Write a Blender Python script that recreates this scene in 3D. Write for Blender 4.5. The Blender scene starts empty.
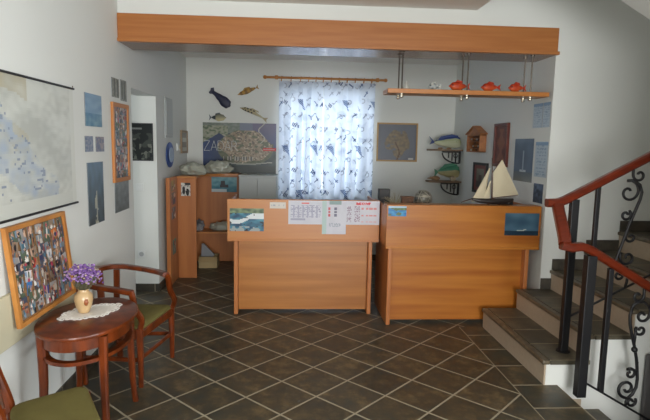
import bpy, bmesh, math, random
from mathutils import Vector, Matrix, noise
random.seed(7)
PI = math.pi
COL = bpy.context.scene.collection

# ------------------------------------------------------------------ helpers
def lin(c):
    return tuple((x/12.92 if x <= .04045 else ((x+.055)/1.055)**2.4) for x in c)
def rgb(r, g, b): return lin((r/255, g/255, b/255))

MATS = {}
def mat(name, col=(200,200,200), rough=.5, metal=0, spec=.5, coat=0, noise_amt=0, noise_scale=8, bump=0, bump_scale=40, col2=None, stretch=(1,1,1), trans=0):
    if name in MATS: return MATS[name]
    m = bpy.data.materials.new(name); m.use_nodes = True
    nt = m.node_tree; b = nt.nodes['Principled BSDF']
    c = rgb(*col)
    b.inputs['Base Color'].default_value = (*c, 1)
    b.inputs['Roughness'].default_value = rough
    b.inputs['Metallic'].default_value = metal
    b.inputs['Specular IOR Level'].default_value = spec
    b.inputs['Coat Weight'].default_value = coat
    b.inputs['Coat Roughness'].default_value = .15
    b.inputs['Transmission Weight'].default_value = trans
    tc = nt.nodes.new('ShaderNodeTexCoord'); mp = nt.nodes.new('ShaderNodeMapping')
    mp.inputs['Scale'].default_value = stretch
    nt.links.new(tc.outputs['Object'], mp.inputs[0])
    n = nt.nodes.new('ShaderNodeTexNoise'); n.inputs['Scale'].default_value = noise_scale; n.inputs['Detail'].default_value = 5
    nt.links.new(mp.outputs[0], n.inputs['Vector'])
    r = nt.nodes.new('ShaderNodeValToRGB')
    c2 = rgb(*col2) if col2 else tuple(x*(1-noise_amt*.5) for x in c)
    r.color_ramp.elements[0].position = .32; r.color_ramp.elements[0].color = (*c2, 1)
    r.color_ramp.elements[1].position = .68; r.color_ramp.elements[1].color = (*c, 1)
    nt.links.new(n.outputs['Fac'], r.inputs[0]); nt.links.new(r.outputs[0], b.inputs['Base Color'])
    if bump:
        bn = nt.nodes.new('ShaderNodeTexNoise'); bn.inputs['Scale'].default_value = bump_scale
        nt.links.new(tc.outputs['Object'], bn.inputs['Vector'])
        bp = nt.nodes.new('ShaderNodeBump'); bp.inputs['Strength'].default_value = bump; bp.inputs['Distance'].default_value = .004
        nt.links.new(bn.outputs['Fac'], bp.inputs['Height']); nt.links.new(bp.outputs[0], b.inputs['Normal'])
    MATS[name] = m; return m

def painted(name, rough=.6, spec=.4, translucent=0):
    if name in MATS: return MATS[name]
    m = bpy.data.materials.new(name); m.use_nodes = True
    nt = m.node_tree; b = nt.nodes['Principled BSDF']
    a = nt.nodes.new('ShaderNodeAttribute'); a.attribute_name = 'paint'
    nt.links.new(a.outputs['Color'], b.inputs['Base Color'])
    b.inputs['Roughness'].default_value = rough; b.inputs['Specular IOR Level'].default_value = spec
    if translucent:
        t = nt.nodes.new('ShaderNodeBsdfTranslucent'); nt.links.new(a.outputs['Color'], t.inputs[0])
        mx = nt.nodes.new('ShaderNodeMixShader'); mx.inputs[0].default_value = translucent
        nt.links.new(b.outputs[0], mx.inputs[1]); nt.links.new(t.outputs[0], mx.inputs[2])
        nt.links.new(mx.outputs[0], nt.nodes['Material Output'].inputs[0])
    MATS[name] = m; return m

class MB:
    def __init__(s, origin=(0,0,0)): s.bm = bmesh.new(); s.o = Vector(origin)
    def box(s, a, b, bev=0):
        x0,x1 = sorted((a[0],b[0])); y0,y1 = sorted((a[1],b[1])); z0,z1 = sorted((a[2],b[2]))
        t = bmesh.new()
        bmesh.ops.create_cube(t, size=1, matrix=Matrix.Translation(((x0+x1)/2,(y0+y1)/2,(z0+z1)/2)) @ Matrix.Diagonal((x1-x0,y1-y0,z1-z0,1)))
        if bev: bmesh.ops.bevel(t, geom=t.edges[:], offset=min(bev,(x1-x0)*.45,(y1-y0)*.45,(z1-z0)*.45), segments=2, affect='EDGES', profile=.5)
        s._merge(t); return s
    def _merge(s, t, M=None):
        if M is not None: bmesh.ops.transform(t, matrix=M, verts=t.verts)
        me = bpy.data.meshes.new('tmp'); t.to_mesh(me); t.free(); s.bm.from_mesh(me); bpy.data.meshes.remove(me)
    def prism(s, pts, axis, lo, hi, bev=0):
        """extrude 2D outline along an axis; outline in the two other axes (order x,y,z)"""
        t = bmesh.new()
        def mk(p, v):
            l = list(p); l.insert(axis, v); return l
        A = [t.verts.new(mk(p, lo)) for p in pts]; B = [t.verts.new(mk(p, hi)) for p in pts]
        t.faces.new(A); t.faces.new(B[::-1]); n = len(pts)
        for i in range(n): t.faces.new((A[i], B[i], B[(i+1)%n], A[(i+1)%n]))
        bmesh.ops.recalc_face_normals(t, faces=t.faces[:])
        if bev: bmesh.ops.bevel(t, geom=t.edges[:], offset=bev, segments=2, affect='EDGES', profile=.5)
        s._merge(t); return s
    def tube(s, pts, r, n=8, flat=None, closed=False, square=False):
        """sweep a round (or rectangular, flat=(w,h)) profile along pts. r: number or list"""
        P = [Vector(p) for p in pts]; m = len(P)
        R = r if isinstance(r, (list, tuple)) else [r]*m
        rings = []; up0 = None
        for i, p in enumerate(P):
            if closed: d = P[(i+1)%m]-P[i-1]
            else: d = P[min(i+1,m-1)]-P[max(i-1,0)]
            d.normalize()
            if up0 is None:
                up0 = Vector((0,0,1)) if abs(d.z) < .9 else Vector((0,1,0))
            u = up0 - d*up0.dot(d)
            if u.length < .05: u = d.orthogonal()
            u.normalize(); up0 = u
            v = d.cross(u)
            if flat is not None:
                w, h = flat; w *= R[i]; h *= R[i]; c = min(w,h)*.22
                prof = [(w/2-c,h/2),(w/2,h/2-c),(w/2,-h/2+c),(w/2-c,-h/2),(-w/2+c,-h/2),(-w/2,-h/2+c),(-w/2,h/2-c),(-w/2+c,h/2)]
                rings.append([s.bm.verts.new(p+v*a+u*b) for a,b in prof])
            else:
                rings.append([s.bm.verts.new(p+(u*math.cos(k*2*PI/n)+v*math.sin(k*2*PI/n))*R[i]) for k in range(n)])
        k = len(rings[0]); rng = range(m if closed else m-1)
        for i in rng:
            a, b = rings[i], rings[(i+1)%m]
            for j in range(k): s.bm.faces.new((a[j], a[(j+1)%k], b[(j+1)%k], b[j]))
        if not closed:
            s.bm.faces.new(rings[0][::-1]); s.bm.faces.new(rings[-1])
        return s
    def lathe(s, prof, c, n=24, axis=2):
        rings = []
        for r, h in prof:
            ring = []
            for k in range(n):
                a = k*2*PI/n; l = [r*math.cos(a), r*math.sin(a)]; l.insert(axis, h)
                ring.append(s.bm.verts.new(Vector(c)+Vector(l)))
            rings.append(ring)
        for a, b in zip(rings, rings[1:]):
            for j in range(n): s.bm.faces.new((a[j], a[(j+1)%n], b[(j+1)%n], b[j]))
        s.bm.faces.new(rings[0][::-1]); s.bm.faces.new(rings[-1]); return s
    def ico(s, c, r, sub=2, sc=(1,1,1), nz=0, ns=3):
        t = bmesh.new(); bmesh.ops.create_icosphere(t, subdivisions=sub, radius=1)
        for v in t.verts:
            k = 1+nz*noise.noise(v.co*ns+Vector(c)*7)
            v.co = Vector((v.co.x*sc[0]*r*k, v.co.y*sc[1]*r*k, v.co.z*sc[2]*r*k))+Vector(c)
        s._merge(t); return s
    def build(s, name, m, parent=None, smooth=False, origin=None, label=None):
        o = Vector(origin) if origin is not None else s.o
        bmesh.ops.recalc_face_normals(s.bm, faces=s.bm.faces[:])
        bmesh.ops.translate(s.bm, vec=-o, verts=s.bm.verts)
        me = bpy.data.meshes.new(name); s.bm.to_mesh(me); s.bm.free()
        if smooth:
            me.shade_smooth()
            if smooth == 'angle':
                me.set_sharp_from_angle(angle=math.radians(40))
        me.materials.append(m)
        ob = bpy.data.objects.new(name, me); COL.objects.link(ob)
        if parent is not None:
            ob.parent = parent
            w = world_loc(parent); ob.location = o - w
        else: ob.location = o
        if label: ob['label'] = label
        return ob
def world_loc(o):
    v = Vector((0,0,0))
    while o is not None: v += o.location; o = o.parent
    return v
def tag(o, label, cat, group=None):
    o['label'] = label; o['category'] = cat
    if group: o['group'] = group
    return o
def struct(o): o['kind'] = 'structure'; return o
def thing(name, label, cat, loc=(0,0,0), group=None):
    o = bpy.data.objects.new(name, None); COL.objects.link(o); o.location = loc; o.empty_display_size = .05
    return tag(o, label, cat, group)

def paint_grid(name, w, h, fn, nx, ny, m, place, parent=None, th=.002):
    """grid of nx x ny cells painted by fn(u,v)->srgb 0..255; place(u,v,d)->world point, d = depth offset (0 front, 1 back).
       gets a real back and rim"""
    bm = bmesh.new(); lay = bm.loops.layers.float_color.new('paint')
    V = [[bm.verts.new(place(i/nx, j/ny, 0)) for i in range(nx+1)] for j in range(ny+1)]
    for j in range(ny):
        for i in range(nx):
            f = bm.faces.new((V[j][i], V[j][i+1], V[j+1][i+1], V[j+1][i]))
            c = rgb(*[max(0,min(255,q)) for q in fn((i+.5)/nx, (j+.5)/ny)])
            for l in f.loops: l[lay] = (*c, 1)
    if th:
        rim = [(i,0) for i in range(nx)]+[(nx,j) for j in range(ny)]+[(i,ny) for i in range(nx,0,-1)]+[(0,j) for j in range(ny,0,-1)]
        B = [bm.verts.new(place(i/nx, j/ny, 1)) for i,j in rim]
        n = len(rim)
        for k in range(n):
            a = V[rim[k][1]][rim[k][0]]; b = V[rim[(k+1)%n][1]][rim[(k+1)%n][0]]
            f = bm.faces.new((a, B[k], B[(k+1)%n], b))
            for l in f.loops: l[lay] = (.22,.23,.24,1)
        f = bm.faces.new(B[::-1])
        for l in f.loops: l[lay] = (.22,.23,.24,1)
    bmesh.ops.recalc_face_normals(bm, faces=bm.faces[:])
    o = sum((v.co for v in bm.verts), Vector())/len(bm.verts)
    bmesh.ops.translate(bm, vec=-o, verts=bm.verts)
    me = bpy.data.meshes.new(name); bm.to_mesh(me); bm.free(); me.materials.append(m)
    ob = bpy.data.objects.new(name, me); COL.objects.link(ob)
    if parent is not None: ob.parent = parent; ob.location = o-world_loc(parent)
    else: ob.location = o
    return ob

AX = -1.4555     # left wall plane
XR = 2.31        # alcove right wall plane
YW = 4.64        # stair wall plane
YB = 7.484       # back wall plane
# flat picture placers. u to the right as seen by the viewer, v upward, d depth
def on_left(y0, y1, z0, z1, t=.004, off=.001, x=AX):
    return lambda u, v, d: (x+off+t*(1-d), y0+(y1-y0)*u, z0+(z1-z0)*v)
def on_right(y0, y1, z0, z1, t=.004, off=.001):          # y0 near, y1 far; viewer sees far on the left
    return lambda u, v, d: (XR-off-t*(1-d), y1+(y0-y1)*u, z0+(z1-z0)*v)
def on_front(x0, x1, z0, z1, y, t=.003, off=.001):       # on a face looking toward -Y at plane y
    return lambda u, v, d: (x0+(x1-x0)*u, y-off-t*(1-d), z0+(z1-z0)*v)

def frame_box(mb, place, bw, wu, hv, t_scale=1, prot=2.0):
    """four bars round the picture rectangle given by place"""
    fu, fv = bw/wu, bw/hv
    def bar(u0, u1, v0, v1):
        a = Vector(place(u0, v0, 1)); b = Vector(place(u1, v1, 1-prot))
        mb.box(a, b, .003)
    bar(0, 1, 0, fv); bar(0, 1, 1-fv, 1); bar(0, fu, fv, 1-fv); bar(1-fu, 1, fv, 1-fv)
    return mb

def framed(name, label, cat, place, wu, hv, bw, fmat, fn, nx, ny, group=None, t=.012, prot=2.2, pic='picture'):
    c = Vector(place(.5, 0, 1)); r = thing(name, label, cat, c, group)
    inner = lambda u, v, d: place(bw/wu*.8+(1-bw/wu*1.6)*u, bw/hv*.8+(1-bw/hv*1.6)*v, d)
    paint_grid(pic, 1, 1, fn, nx, ny, painted('photo_print', .35), inner, r)
    frame_box(MB(c), place, bw, wu, hv, prot=prot).build('frame', fmat, r)
    return r

def N(x, y, s=1, seed=0): return noise.noise(Vector((x*s+seed*13.7, y*s-seed*5.1, seed*3.3)))
def mix(a, b, t):
    t = max(0, min(1, t)); return tuple(a[i]*(1-t)+b[i]*t for i in range(3))

# ------------------------------------------------------------------ materials
wall_m   = mat('wall_paint', (221,223,219), .85, spec=.2, noise_amt=.04, noise_scale=1.3, bump=.05, bump_scale=60)
wallS_m  = wall_m
ceil_m   = mat('ceiling_paint', (232,228,222), .9, spec=.2, noise_amt=.03, noise_scale=2)
beech    = mat('beech_laminate', (184,122,60), .33, spec=.5, col2=(158,98,44), noise_scale=1.6, stretch=(.5,1,9))
beechR   = mat('beech_warm_lit', (184,116,44), .33, spec=.5, col2=(156,86,28), noise_scale=1.6, stretch=(.5,1,9))  # same laminate as the left counter; warmer light put into the colour
fasc_m   = mat('beech_boxing', (176,114,62), .38, spec=.4, col2=(162,100,52), noise_scale=3, stretch=(.6,1,12))
beechE   = mat('beech_edge', (188,125,64), .35, spec=.5, col2=(184,116,60), noise_scale=3, stretch=(.6,1,12))
beechV   = mat('beech_upright', (190,122,68), .35, spec=.5, col2=(172,104,56), noise_scale=2, stretch=(6,6,.6))
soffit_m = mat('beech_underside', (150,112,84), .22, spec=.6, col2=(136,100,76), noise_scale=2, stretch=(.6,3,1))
mahog    = mat('mahogany', (118,52,17), .3, spec=.4, coat=.15, col2=(70,28,8), noise_scale=5, stretch=(3,3,1))
rail_m   = mat('varnished_rail', (110,38,14), .28, spec=.5, coat=.25, col2=(88,28,10), noise_scale=6, stretch=(1,6,6))
pine     = mat('pine_frame', (196,134,66), .45, col2=(174,112,52), noise_scale=6)
olive    = mat('olive_velvet', (108,100,56), .85, spec=.2, noise_amt=.25, noise_scale=14, bump=.2, bump_scale=200)
black    = mat('black_iron', (12,12,16), .5, spec=.5, noise_amt=.1)
blackp   = mat('black_matt', (28,30,34), .5, noise_amt=.1)
white_m  = mat('white_plastic', (222,224,222), .4, noise_amt=.02)
steel    = mat('brushed_steel', (104,96,88), .3, metal=1, noise_amt=.1)
brass_m  = mat('bright_nut', (220,214,200), .2, metal=1, noise_amt=.1)
riser_m  = mat('riser_tile', (180,163,142), .55, noise_amt=.15, noise_scale=30)
paper_m  = mat('white_paper', (216,216,226), .7, noise_amt=.02)
cream_m  = mat('cream_board', (206,200,172), .6, noise_amt=.05)
photo_m  = painted('photo_print', .35)
canvas_m = painted('painted_canvas', .7)
carved_m = painted('painted_wood', .45)
cloth_m  = painted('curtain_cloth', .9, .1, translucent=.5)

def tile_mat(name, ang, x0, y0, s, grout=.0065, c1=(74,67,53), c2=(112,96,70), c3=(54,59,54), g=(160,151,130), zdim=False):
    m = bpy.data.materials.new(name); m.use_nodes = True; nt = m.node_tree; L = nt.links
    b = nt.nodes['Principled BSDF']
    def math_(op, a, bb=None, c=None):
        n = nt.nodes.new('ShaderNodeMath'); n.operation = op
        for i, q in enumerate((a, bb, c)):
            if q is None: continue
            if isinstance(q, (int, float)): n.inputs[i].default_value = q
            else: L.new(q, n.inputs[i])
        return n.outputs[0]
    geo = nt.nodes.new('ShaderNodeNewGeometry'); sp = nt.nodes.new('ShaderNodeSeparateXYZ'); L.new(geo.outputs['Position'], sp.inputs[0])
    X = math_('SUBTRACT', sp.outputs[0], x0); Y = math_('SUBTRACT', sp.outputs[1], y0)
    ca, sa = math.cos(ang), math.sin(ang)
    u = math_('DIVIDE', math_('ADD', math_('MULTIPLY', X, ca), math_('MULTIPLY', Y, sa)), s)
    v = math_('DIVIDE', math_('ADD', math_('MULTIPLY', X, -sa), math_('MULTIPLY', Y, ca)), s)
    def edge(q):
        f = math_('FRACT', math_('ADD', q, 100.0)); return math_('MINIMUM', f, math_('SUBTRACT', 1.0, f))
    e = math_('MINIMUM', edge(u), edge(v))
    wob = nt.nodes.new('ShaderNodeTexNoise'); wob.inputs['Scale'].default_value = 60; L.new(geo.outputs['Position'], wob.inputs[0])
    e2 = math_('ADD', e, math_('MULTIPLY', math_('SUBTRACT', wob.outputs['Fac'], .5), .006))
    isg = math_('LESS_THAN', e2, grout/s)
    cmb = nt.nodes.new('ShaderNodeCombineXYZ'); L.new(math_('FLOOR', math_('ADD', u, 100.0)), cmb.inputs[0]); L.new(math_('FLOOR', math_('ADD', v, 100.0)), cmb.inputs[1])
    wn = nt.nodes.new('ShaderNodeTexWhiteNoise'); L.new(cmb.outputs[0], wn.inputs['Vector'])
    vadd = nt.nodes.new('ShaderNodeVectorMath'); vadd.operation = 'MULTIPLY_ADD'
    L.new(wn.outputs['Color'], vadd.inputs[0]); vadd.inputs[1].default_value = (5,5,5); L.new(geo.outputs['Position'], vadd.inputs[2])
    n1 = nt.nodes.new('ShaderNodeTexNoise'); n1.inputs['Scale'].default_value = 7; n1.inputs['Detail'].default_value = 8; n1.inputs['Roughness'].default_value = .65; L.new(vadd.outputs[0], n1.inputs[0])
    r = nt.nodes.new('ShaderNodeValToRGB'); el = r.color_ramp.elements
    el[0].position = .3; el[0].color = (*rgb(*c3), 1); el[1].position = .72; el[1].color = (*rgb(*c2), 1)
    k = el.new(.5); k.color = (*rgb(*c1), 1); L.new(n1.outputs['Fac'], r.inputs[0])
    hv = nt.nodes.new('ShaderNodeHueSaturation'); L.new(r.outputs[0], hv.inputs['Color'])
    L.new(math_('ADD', math_('MULTIPLY', wn.outputs['Value'], .3), .84), hv.inputs['Value'])
    mx = nt.nodes.new('ShaderNodeMix'); mx.data_type = 'RGBA'; L.new(isg, mx.inputs[0]); L.new(hv.outputs[0], mx.inputs[6]); mx.inputs[7].default_value = (*rgb(*g), 1)
    L.new(mx.outputs[2], b.inputs['Base Color'])
    L.new(math_('ADD', math_('MULTIPLY', isg, .4), math_('ADD', math_('MULTIPLY', n1.outputs['Fac'], .22), .28)), b.inputs['Roughness'])
    b.inputs['Specular IOR Level'].default_value = .32
    bp = nt.nodes.new('ShaderNodeBump'); bp.inputs['Strength'].default_value = .35; bp.inputs['Distance'].default_value = .004
    L.new(math_('SUBTRACT', math_('MULTIPLY', n1.outputs['Fac'], .6), math_('MULTIPLY', isg, .8)), bp.inputs['Height']); L.new(bp.outputs[0], b.inputs['Normal'])
    MATS[name] = m; return m
TX, TY, TS = 1.565, 3.7675, .3267
floor_m  = tile_mat('slate_floor_diagonal', PI/4, TX, TY, TS)
border_m = tile_mat('slate_floor_border', 0, TX, 3.44, TS)
tread_m  = tile_mat('slate_tread', 0, 1.79, 3.44, .31, grout=.0055, c1=(84,79,66), c2=(112,104,86), c3=(62,60,52))
nose_m   = mat('nosing_tile', (108,98,80), .4, col2=(80,70,54), noise_scale=18)
skirt_m  = tile_mat('slate_skirting', 0, .1, .1, .32, grout=.003, c1=(64,60,52), c2=(88,82,70), c3=(52,52,50))
slate    = mat('slate_plain', (80,74,64), .45, col2=(60,56,50), noise_scale=14)

# ------------------------------------------------------------------ room shell
def sbox(name, a, b, m): return struct(MB().box(a, b).build(name, m))
sbox('floor', (-4.2,-3.2,-.12), (TX, YB+.1, 0), floor_m)
sbox('floor', (TX,-3.2,-.12), (1.89, 3.44, 0), border_m)
sbox('floor', (TX,3.44,-.12), (1.80, YW, 0), border_m)
sbox('floor', (TX,YW,-.12), (XR+.1, YB+.1, 0), floor_m)
sbox('floor', (1.89,-3.2,-.12), (4.7, 2.2, 0), floor_m)
# left wall with the corridor opening
Y1, Y2 = 4.951, 5.828
sbox('wall_left', (AX-.2,-3.2,0), (AX,Y1,3.0), wall_m)
sbox('wall_left', (AX-.2,Y1,2.131), (AX,Y2,3.0), wall_m)
sbox('wall_left', (AX-.2,Y2,0), (AX,YB,3.0), wall_m)
# corridor beyond
sbox('wall_corridor_far', (-4.2,Y2,0), (AX-.199,Y2+.15,2.9), wall_m)
sbox('wall_corridor_near', (-4.2,Y1-.35,0), (AX-.2,Y1-.2,2.9), wall_m)
sbox('ceiling', (-4.2,Y1-.35,2.5), (AX-.2,Y2,2.6), ceil_m)
# back wall with a window hole X -.12..1.08, Z .95..2.33
WX0, WX1, WZ0, WZ1 = -.13, 1.09, .95, 2.36
sbox('wall_back', (AX-.2,YB,0), (WX0,YB+.25,3.0), wall_m)
sbox('wall_back', (WX1,YB,0), (XR+.2,YB+.25,3.0), wall_m)
sbox('wall_back', (WX0,YB,0), (WX1,YB+.25,WZ0), wall_m)
sbox('wall_back', (WX0,YB,WZ1), (WX1,YB+.25,3.0), wall_m)
# window
win = MB()
ym = YB+.16
for a, b in (((WX0,ym,WZ0),(WX0+.06,ym+.06,WZ1)), ((WX1-.06,ym,WZ0),(WX1,ym+.06,WZ1)), ((WX0,ym,WZ0),(WX1,ym+.06,WZ0+.06)), ((WX0,ym,WZ1-.06),(WX1,ym+.06,WZ1)), ((.45,ym,WZ0),(.51,ym+.06,WZ1))): win.box(a, b, .004)
w1 = struct(win.build('window_1', white_m))
gm = bpy.data.materials.new('window_glass'); gm.use_nodes = True
_t = gm.node_tree.nodes.new('ShaderNodeBsdfTransparent'); _m = gm.node_tree.nodes.new('ShaderNodeMixShader'); _g = gm.node_tree.nodes['Principled BSDF']
_m.inputs[0].default_value = .08; gm.node_tree.links.new(_t.outputs[0], _m.inputs[1]); gm.node_tree.links.new(_g.outputs[0], _m.inputs[2]); gm.node_tree.links.new(_m.outputs[0], gm.node_tree.nodes['Material Output'].inputs[0])
_b = gm.node_tree.nodes['Principled BSDF']; _b.inputs['Roughness'].default_value = .02; _b.inputs['Base Color'].default_value = (.95,.98,1,1)
for x0, x1 in ((WX0+.06,.45), (.51,WX1-.06)):
    p = MB().box((x0,ym+.025,WZ0+.06), (x1,ym+.031,WZ1-.06)).build('pane', gm, w1)
struct(MB().box((WX0-.03,YB-.02,WZ0-.03),(WX1+.03,YB+.2,WZ0), .004).build('trim_3', white_m))
# alcove right wall, stair wall, header
sbox('wall_alcove_right', (XR,YW+.2,0), (XR+.16,YB,3.0), wall_m)
sbox('wall_stairs', (XR,YW,-1.9), (4.7,YW+.2,5.6), wall_m)
sbox('wall_stairs', (1.58,YW,2.98), (XR,YW+.2,5.6), wall_m)
sbox('wall_header', (AX,YW,2.70), (XR,YW+.2,2.98), wall_m)
sbox('ceiling', (AX-.2,YW+.2,2.80), (XR+.16,YB+.25,2.95), ceil_m)
sbox('ceiling', (AX-.2,-3.2,2.83), (1.58,YW,2.98), ceil_m)
sbox('ceiling', (1.58,-3.2,2.83), (4.7,2.1,2.98), ceil_m)
# behind the camera: entrance wall with wide glazed opening
sbox('wall_entrance', (AX-.2,-3.4,0), (-.4,-3.2,3.0), wall_m)
sbox('wall_entrance', (1.8,-3.4,0), (4.7,-3.2,3.0), wall_m)
sbox('wall_entrance', (-.4,-3.4,2.35), (1.8,-3.2,3.0), wall_m)
dm = MB()
for x in (-.4,.67,1.74): dm.box((x,-3.33,0),(x+.06,-3.27,2.35))
dm.box((-.4,-3.33,2.29),(1.8,-3.27,2.35)); struct(dm.build('window_2', white_m))
# stairwell shell
sbox('wall_stairwell_right', (4.7,1.8,-1.9), (4.85,YW+.2,5.6), wall_m)
sbox('wall_right', (4.7,-3.4,0), (4.85,-2.6,3.0), wall_m)
sbox('wall_right', (4.7,-2.6,2.55), (4.85,1.8,3.0), wall_m)
sbox('wall_right', (4.7,-2.6,0), (4.85,1.8,.3), wall_m)
dm = MB()
for y in (-2.6,-1.13,.33,1.74): dm.box((4.75,y,.3),(4.81,y+.06,2.55))
dm.box((4.75,-2.6,2.49),(4.81,1.8,2.55)); struct(dm.build('window_3', white_m))
sbox('wall_stairwell_near_unseen', (1.58,2.1,2.98), (4.7,2.2,5.6), wall_m)
sbox('wall_stairwell_left', (1.48,2.1,2.98), (1.58,YW+.2,5.6), wall_m)
sbox('wall_stairwell_lower_near', (1.75,2.1,-1.9), (4.7,2.2,-.12), wall_m)
sbox('wall_stairwell_lower_left', (1.73,2.2,-1.9), (1.89,3.39,-.12), wall_m)
sbox('wall_stairwell_near_unseen', (2.15,2.1,-.12), (4.7,2.2,2.98), wall_m)  # unseen wall added to block side-window light from the stairwell
sbox('floor', (1.75,2.1,-2.0), (4.7,YW,-1.9), border_m)
sbox('ceiling', (1.48,2.1,5.6), (4.85,YW+.2,5.7), ceil_m)

# baseboards
sbox('baseboard_left', (AX,-3.2,0), (AX+.012,Y1,.085), skirt_m)
sbox('baseboard_left', (AX,Y2,0), (AX+.012,YB-.012,.085), skirt_m)
sbox('baseboard_corridor', (-4.2,Y2-.012,0), (AX,Y2,.085), skirt_m)
sbox('baseboard_back', (AX,YB-.012,0), (XR,YB,.085), skirt_m)
sbox('baseboard_right', (XR-.012,YW+.1,0), (XR,YB-.012,.085), skirt_m)

# ------------------------------------------------------------------ stairs
R, G_, X0 = .182, .31, 1.79
YS = 3.44
stairs = bpy.data.objects.new('staircase', None); COL.objects.link(stairs); stairs.location = (X0,4.0,0); struct(stairs)
prof = [(X0, -.12)]
for k in range(8):
    x = X0+.012+k*G_; prof += [(x, k*R-(.12 if k == 0 else 0)+(0 if k else 0)), (x, (k+1)*R-.03)]
prof = [(X0+.012,0)]
for k in range(8):
    x = X0+.012+k*G_
    prof += [(x,(k+1)*R-.03), (x+G_,(k+1)*R-.03)]
prof += [(4.7,8*R-.03),(4.7,-1.9),(X0+.012,-1.9)]
prof = [p for i,p in enumerate(prof) if i == 0 or p != prof[i-1]]
ww = MB().prism(prof, 1, YS, YS+.06).build('stair_side_wall', wall_m, stairs)
sub = [p for p in prof if p[1] > -1]
sub = sub[:-1]+[(4.7,8*R-.03),(4.7,8*R-.35),(4.0,8*R-.4),(2.2,.02),(X0+.012,0)]
MB().prism([(X0+.012,0)]+[q for k in range(8) for q in ((X0+.012+k*G_,(k+1)*R-.03),(X0+.012+(k+1)*G_,(k+1)*R-.03))]+[(4.7,8*R-.03),(4.7,1.1),(4.2,1.1),(2.25,0)], 1, YS+.06, YW-.001).build('flight', riser_m, stairs)
for k in range(8):
    x = X0+k*G_; z = (k+1)*R
    x1 = x+G_+.012 if k < 7 else 4.7
    MB().box((x+.036,YS-.012,z-.03), (x1,YW-.002,z), .002).build('tread', tread_m, stairs)
    MB().box((x-.02,YS-.012,z-.032), (x+.035,YW-.002,z+.0005), .011).build('nosing', nose_m, stairs)
    yb = YW-.002
    r_ = MB().box((x,YS+.004,z-R+(.0 if k else 0)), (x+.012,yb,z-.03)).build('riser', riser_m, stairs)
    if k >= 1:
        xa = max(x, XR+.002); xb = x+G_+.012 if k < 7 else 4.7
        MB().box((xa,YW-.012,z), (xb-.004,YW-.001,z+.102), .002).build('skirting', slate, stairs)
# descending flight
for k in range(6):
    x = 1.89+k*.3; z = -(k+1)*R
    MB().box((x,2.2,z-.03),(x+.32,YS-.002,z), .004).build('tread', tread_m, stairs)
    MB().box((x,2.2,z),(x+.01,YS-.002,z+R-.03)).build('riser', riser_m, stairs)
    MB().prism([(x+.012,z),(x+.18,z),(x+.18,z+.075),(x+.012,z+.075+.0)], 1, YS-.010, YS-.001).build('skirting', riser_m, stairs)
# upper return flight seen from below
ZU = lambda x: 2.487+(2.372-x)*.548
pr = [(1.58,ZU(1.58)),(4.3,ZU(4.3)),(4.3,ZU(4.3)+.3),(1.58,ZU(1.58)+.25)]
up = struct(MB().prism(pr, 1, 2.2, 3.45).build('trim_4', wall_m))

# ------------------------------------------------------------------ camera
F, P_, Y_, R_, H_ = 527.4, .1224, .0644, .0195, 1.65
cy, sy, cp, sp_ = math.cos(Y_), math.sin(Y_), math.cos(P_), math.sin(P_)
fwd = Vector((sy*cp, cy*cp, -sp_)); rt = Vector((cy, -sy, 0)); upv = rt.cross(fwd)
Rr = rt*math.cos(R_)+upv*math.sin(R_); Uu = -rt*math.sin(R_)+upv*math.cos(R_)
cam = bpy.data.cameras.new('camera'); co = bpy.data.objects.new('camera', cam); COL.objects.link(co)
M = Matrix((Rr, Uu, -fwd)).transposed().to_4x4(); M.translation = (0,0,H_); co.matrix_world = M
cam.sensor_width = 36; cam.lens = F/650*36; cam.clip_start = .02
bpy.context.scene.camera = co

# ================================================================== wooden boxing over the counter
bo = Vector((.43, YW, 2.482))
bx_ = bpy.data.objects.new('trim_1', None); COL.objects.link(bx_); bx_.location = bo; struct(bx_)
MB().box((AX+.002,YW-.03,2.50),(XR+.0,YW-.002,2.70), .002).build('fascia', fasc_m, bx_)
MB().box((AX+.002,YW-.045,2.472),(XR+.012,YW-.002,2.50), .003).build('bottom_lip', fasc_m, bx_)
MB().box((AX+.002,YW+.0,2.474),(XR-.001,YW+.40,2.492)).build('underside_board', soffit_m, bx_)
MB().box((AX+.002,YW+.385,2.493),(XR-.001,YW+.40,2.70)).build('rear_board', beech, bx_)

# ================================================================== hanging shelf
hs = thing('hanging_shelf', 'long beech shelf hung on steel rods beneath the wooden boxing', 'shelf', (1.5,4.8,2.11))
MB().box((.83,4.66,2.116),(2.285,4.90,2.155), .003).build('board', beechE, hs)
for x in (.96, 1.547, 2.125):
    for dy, dx in ((.035,.035), (.185,.02)):
        X = x
        rod = MB().tube([(X,4.66+dy,2.078),(X,4.66+dy,2.473)], .0065).build('rod', steel, hs, smooth='angle')
        MB().lathe([(.018,2.466),(.018,2.473)], (X,4.66+dy,0), 12).build('flange', steel, rod)
        MB().lathe([(.011,2.080),(.017,2.085),(.017,2.096),(.008,2.10),(.02,2.107),(.02,2.1155)], (X,4.66+dy,0), 12).build('nut', brass_m, rod, smooth='angle')

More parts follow.
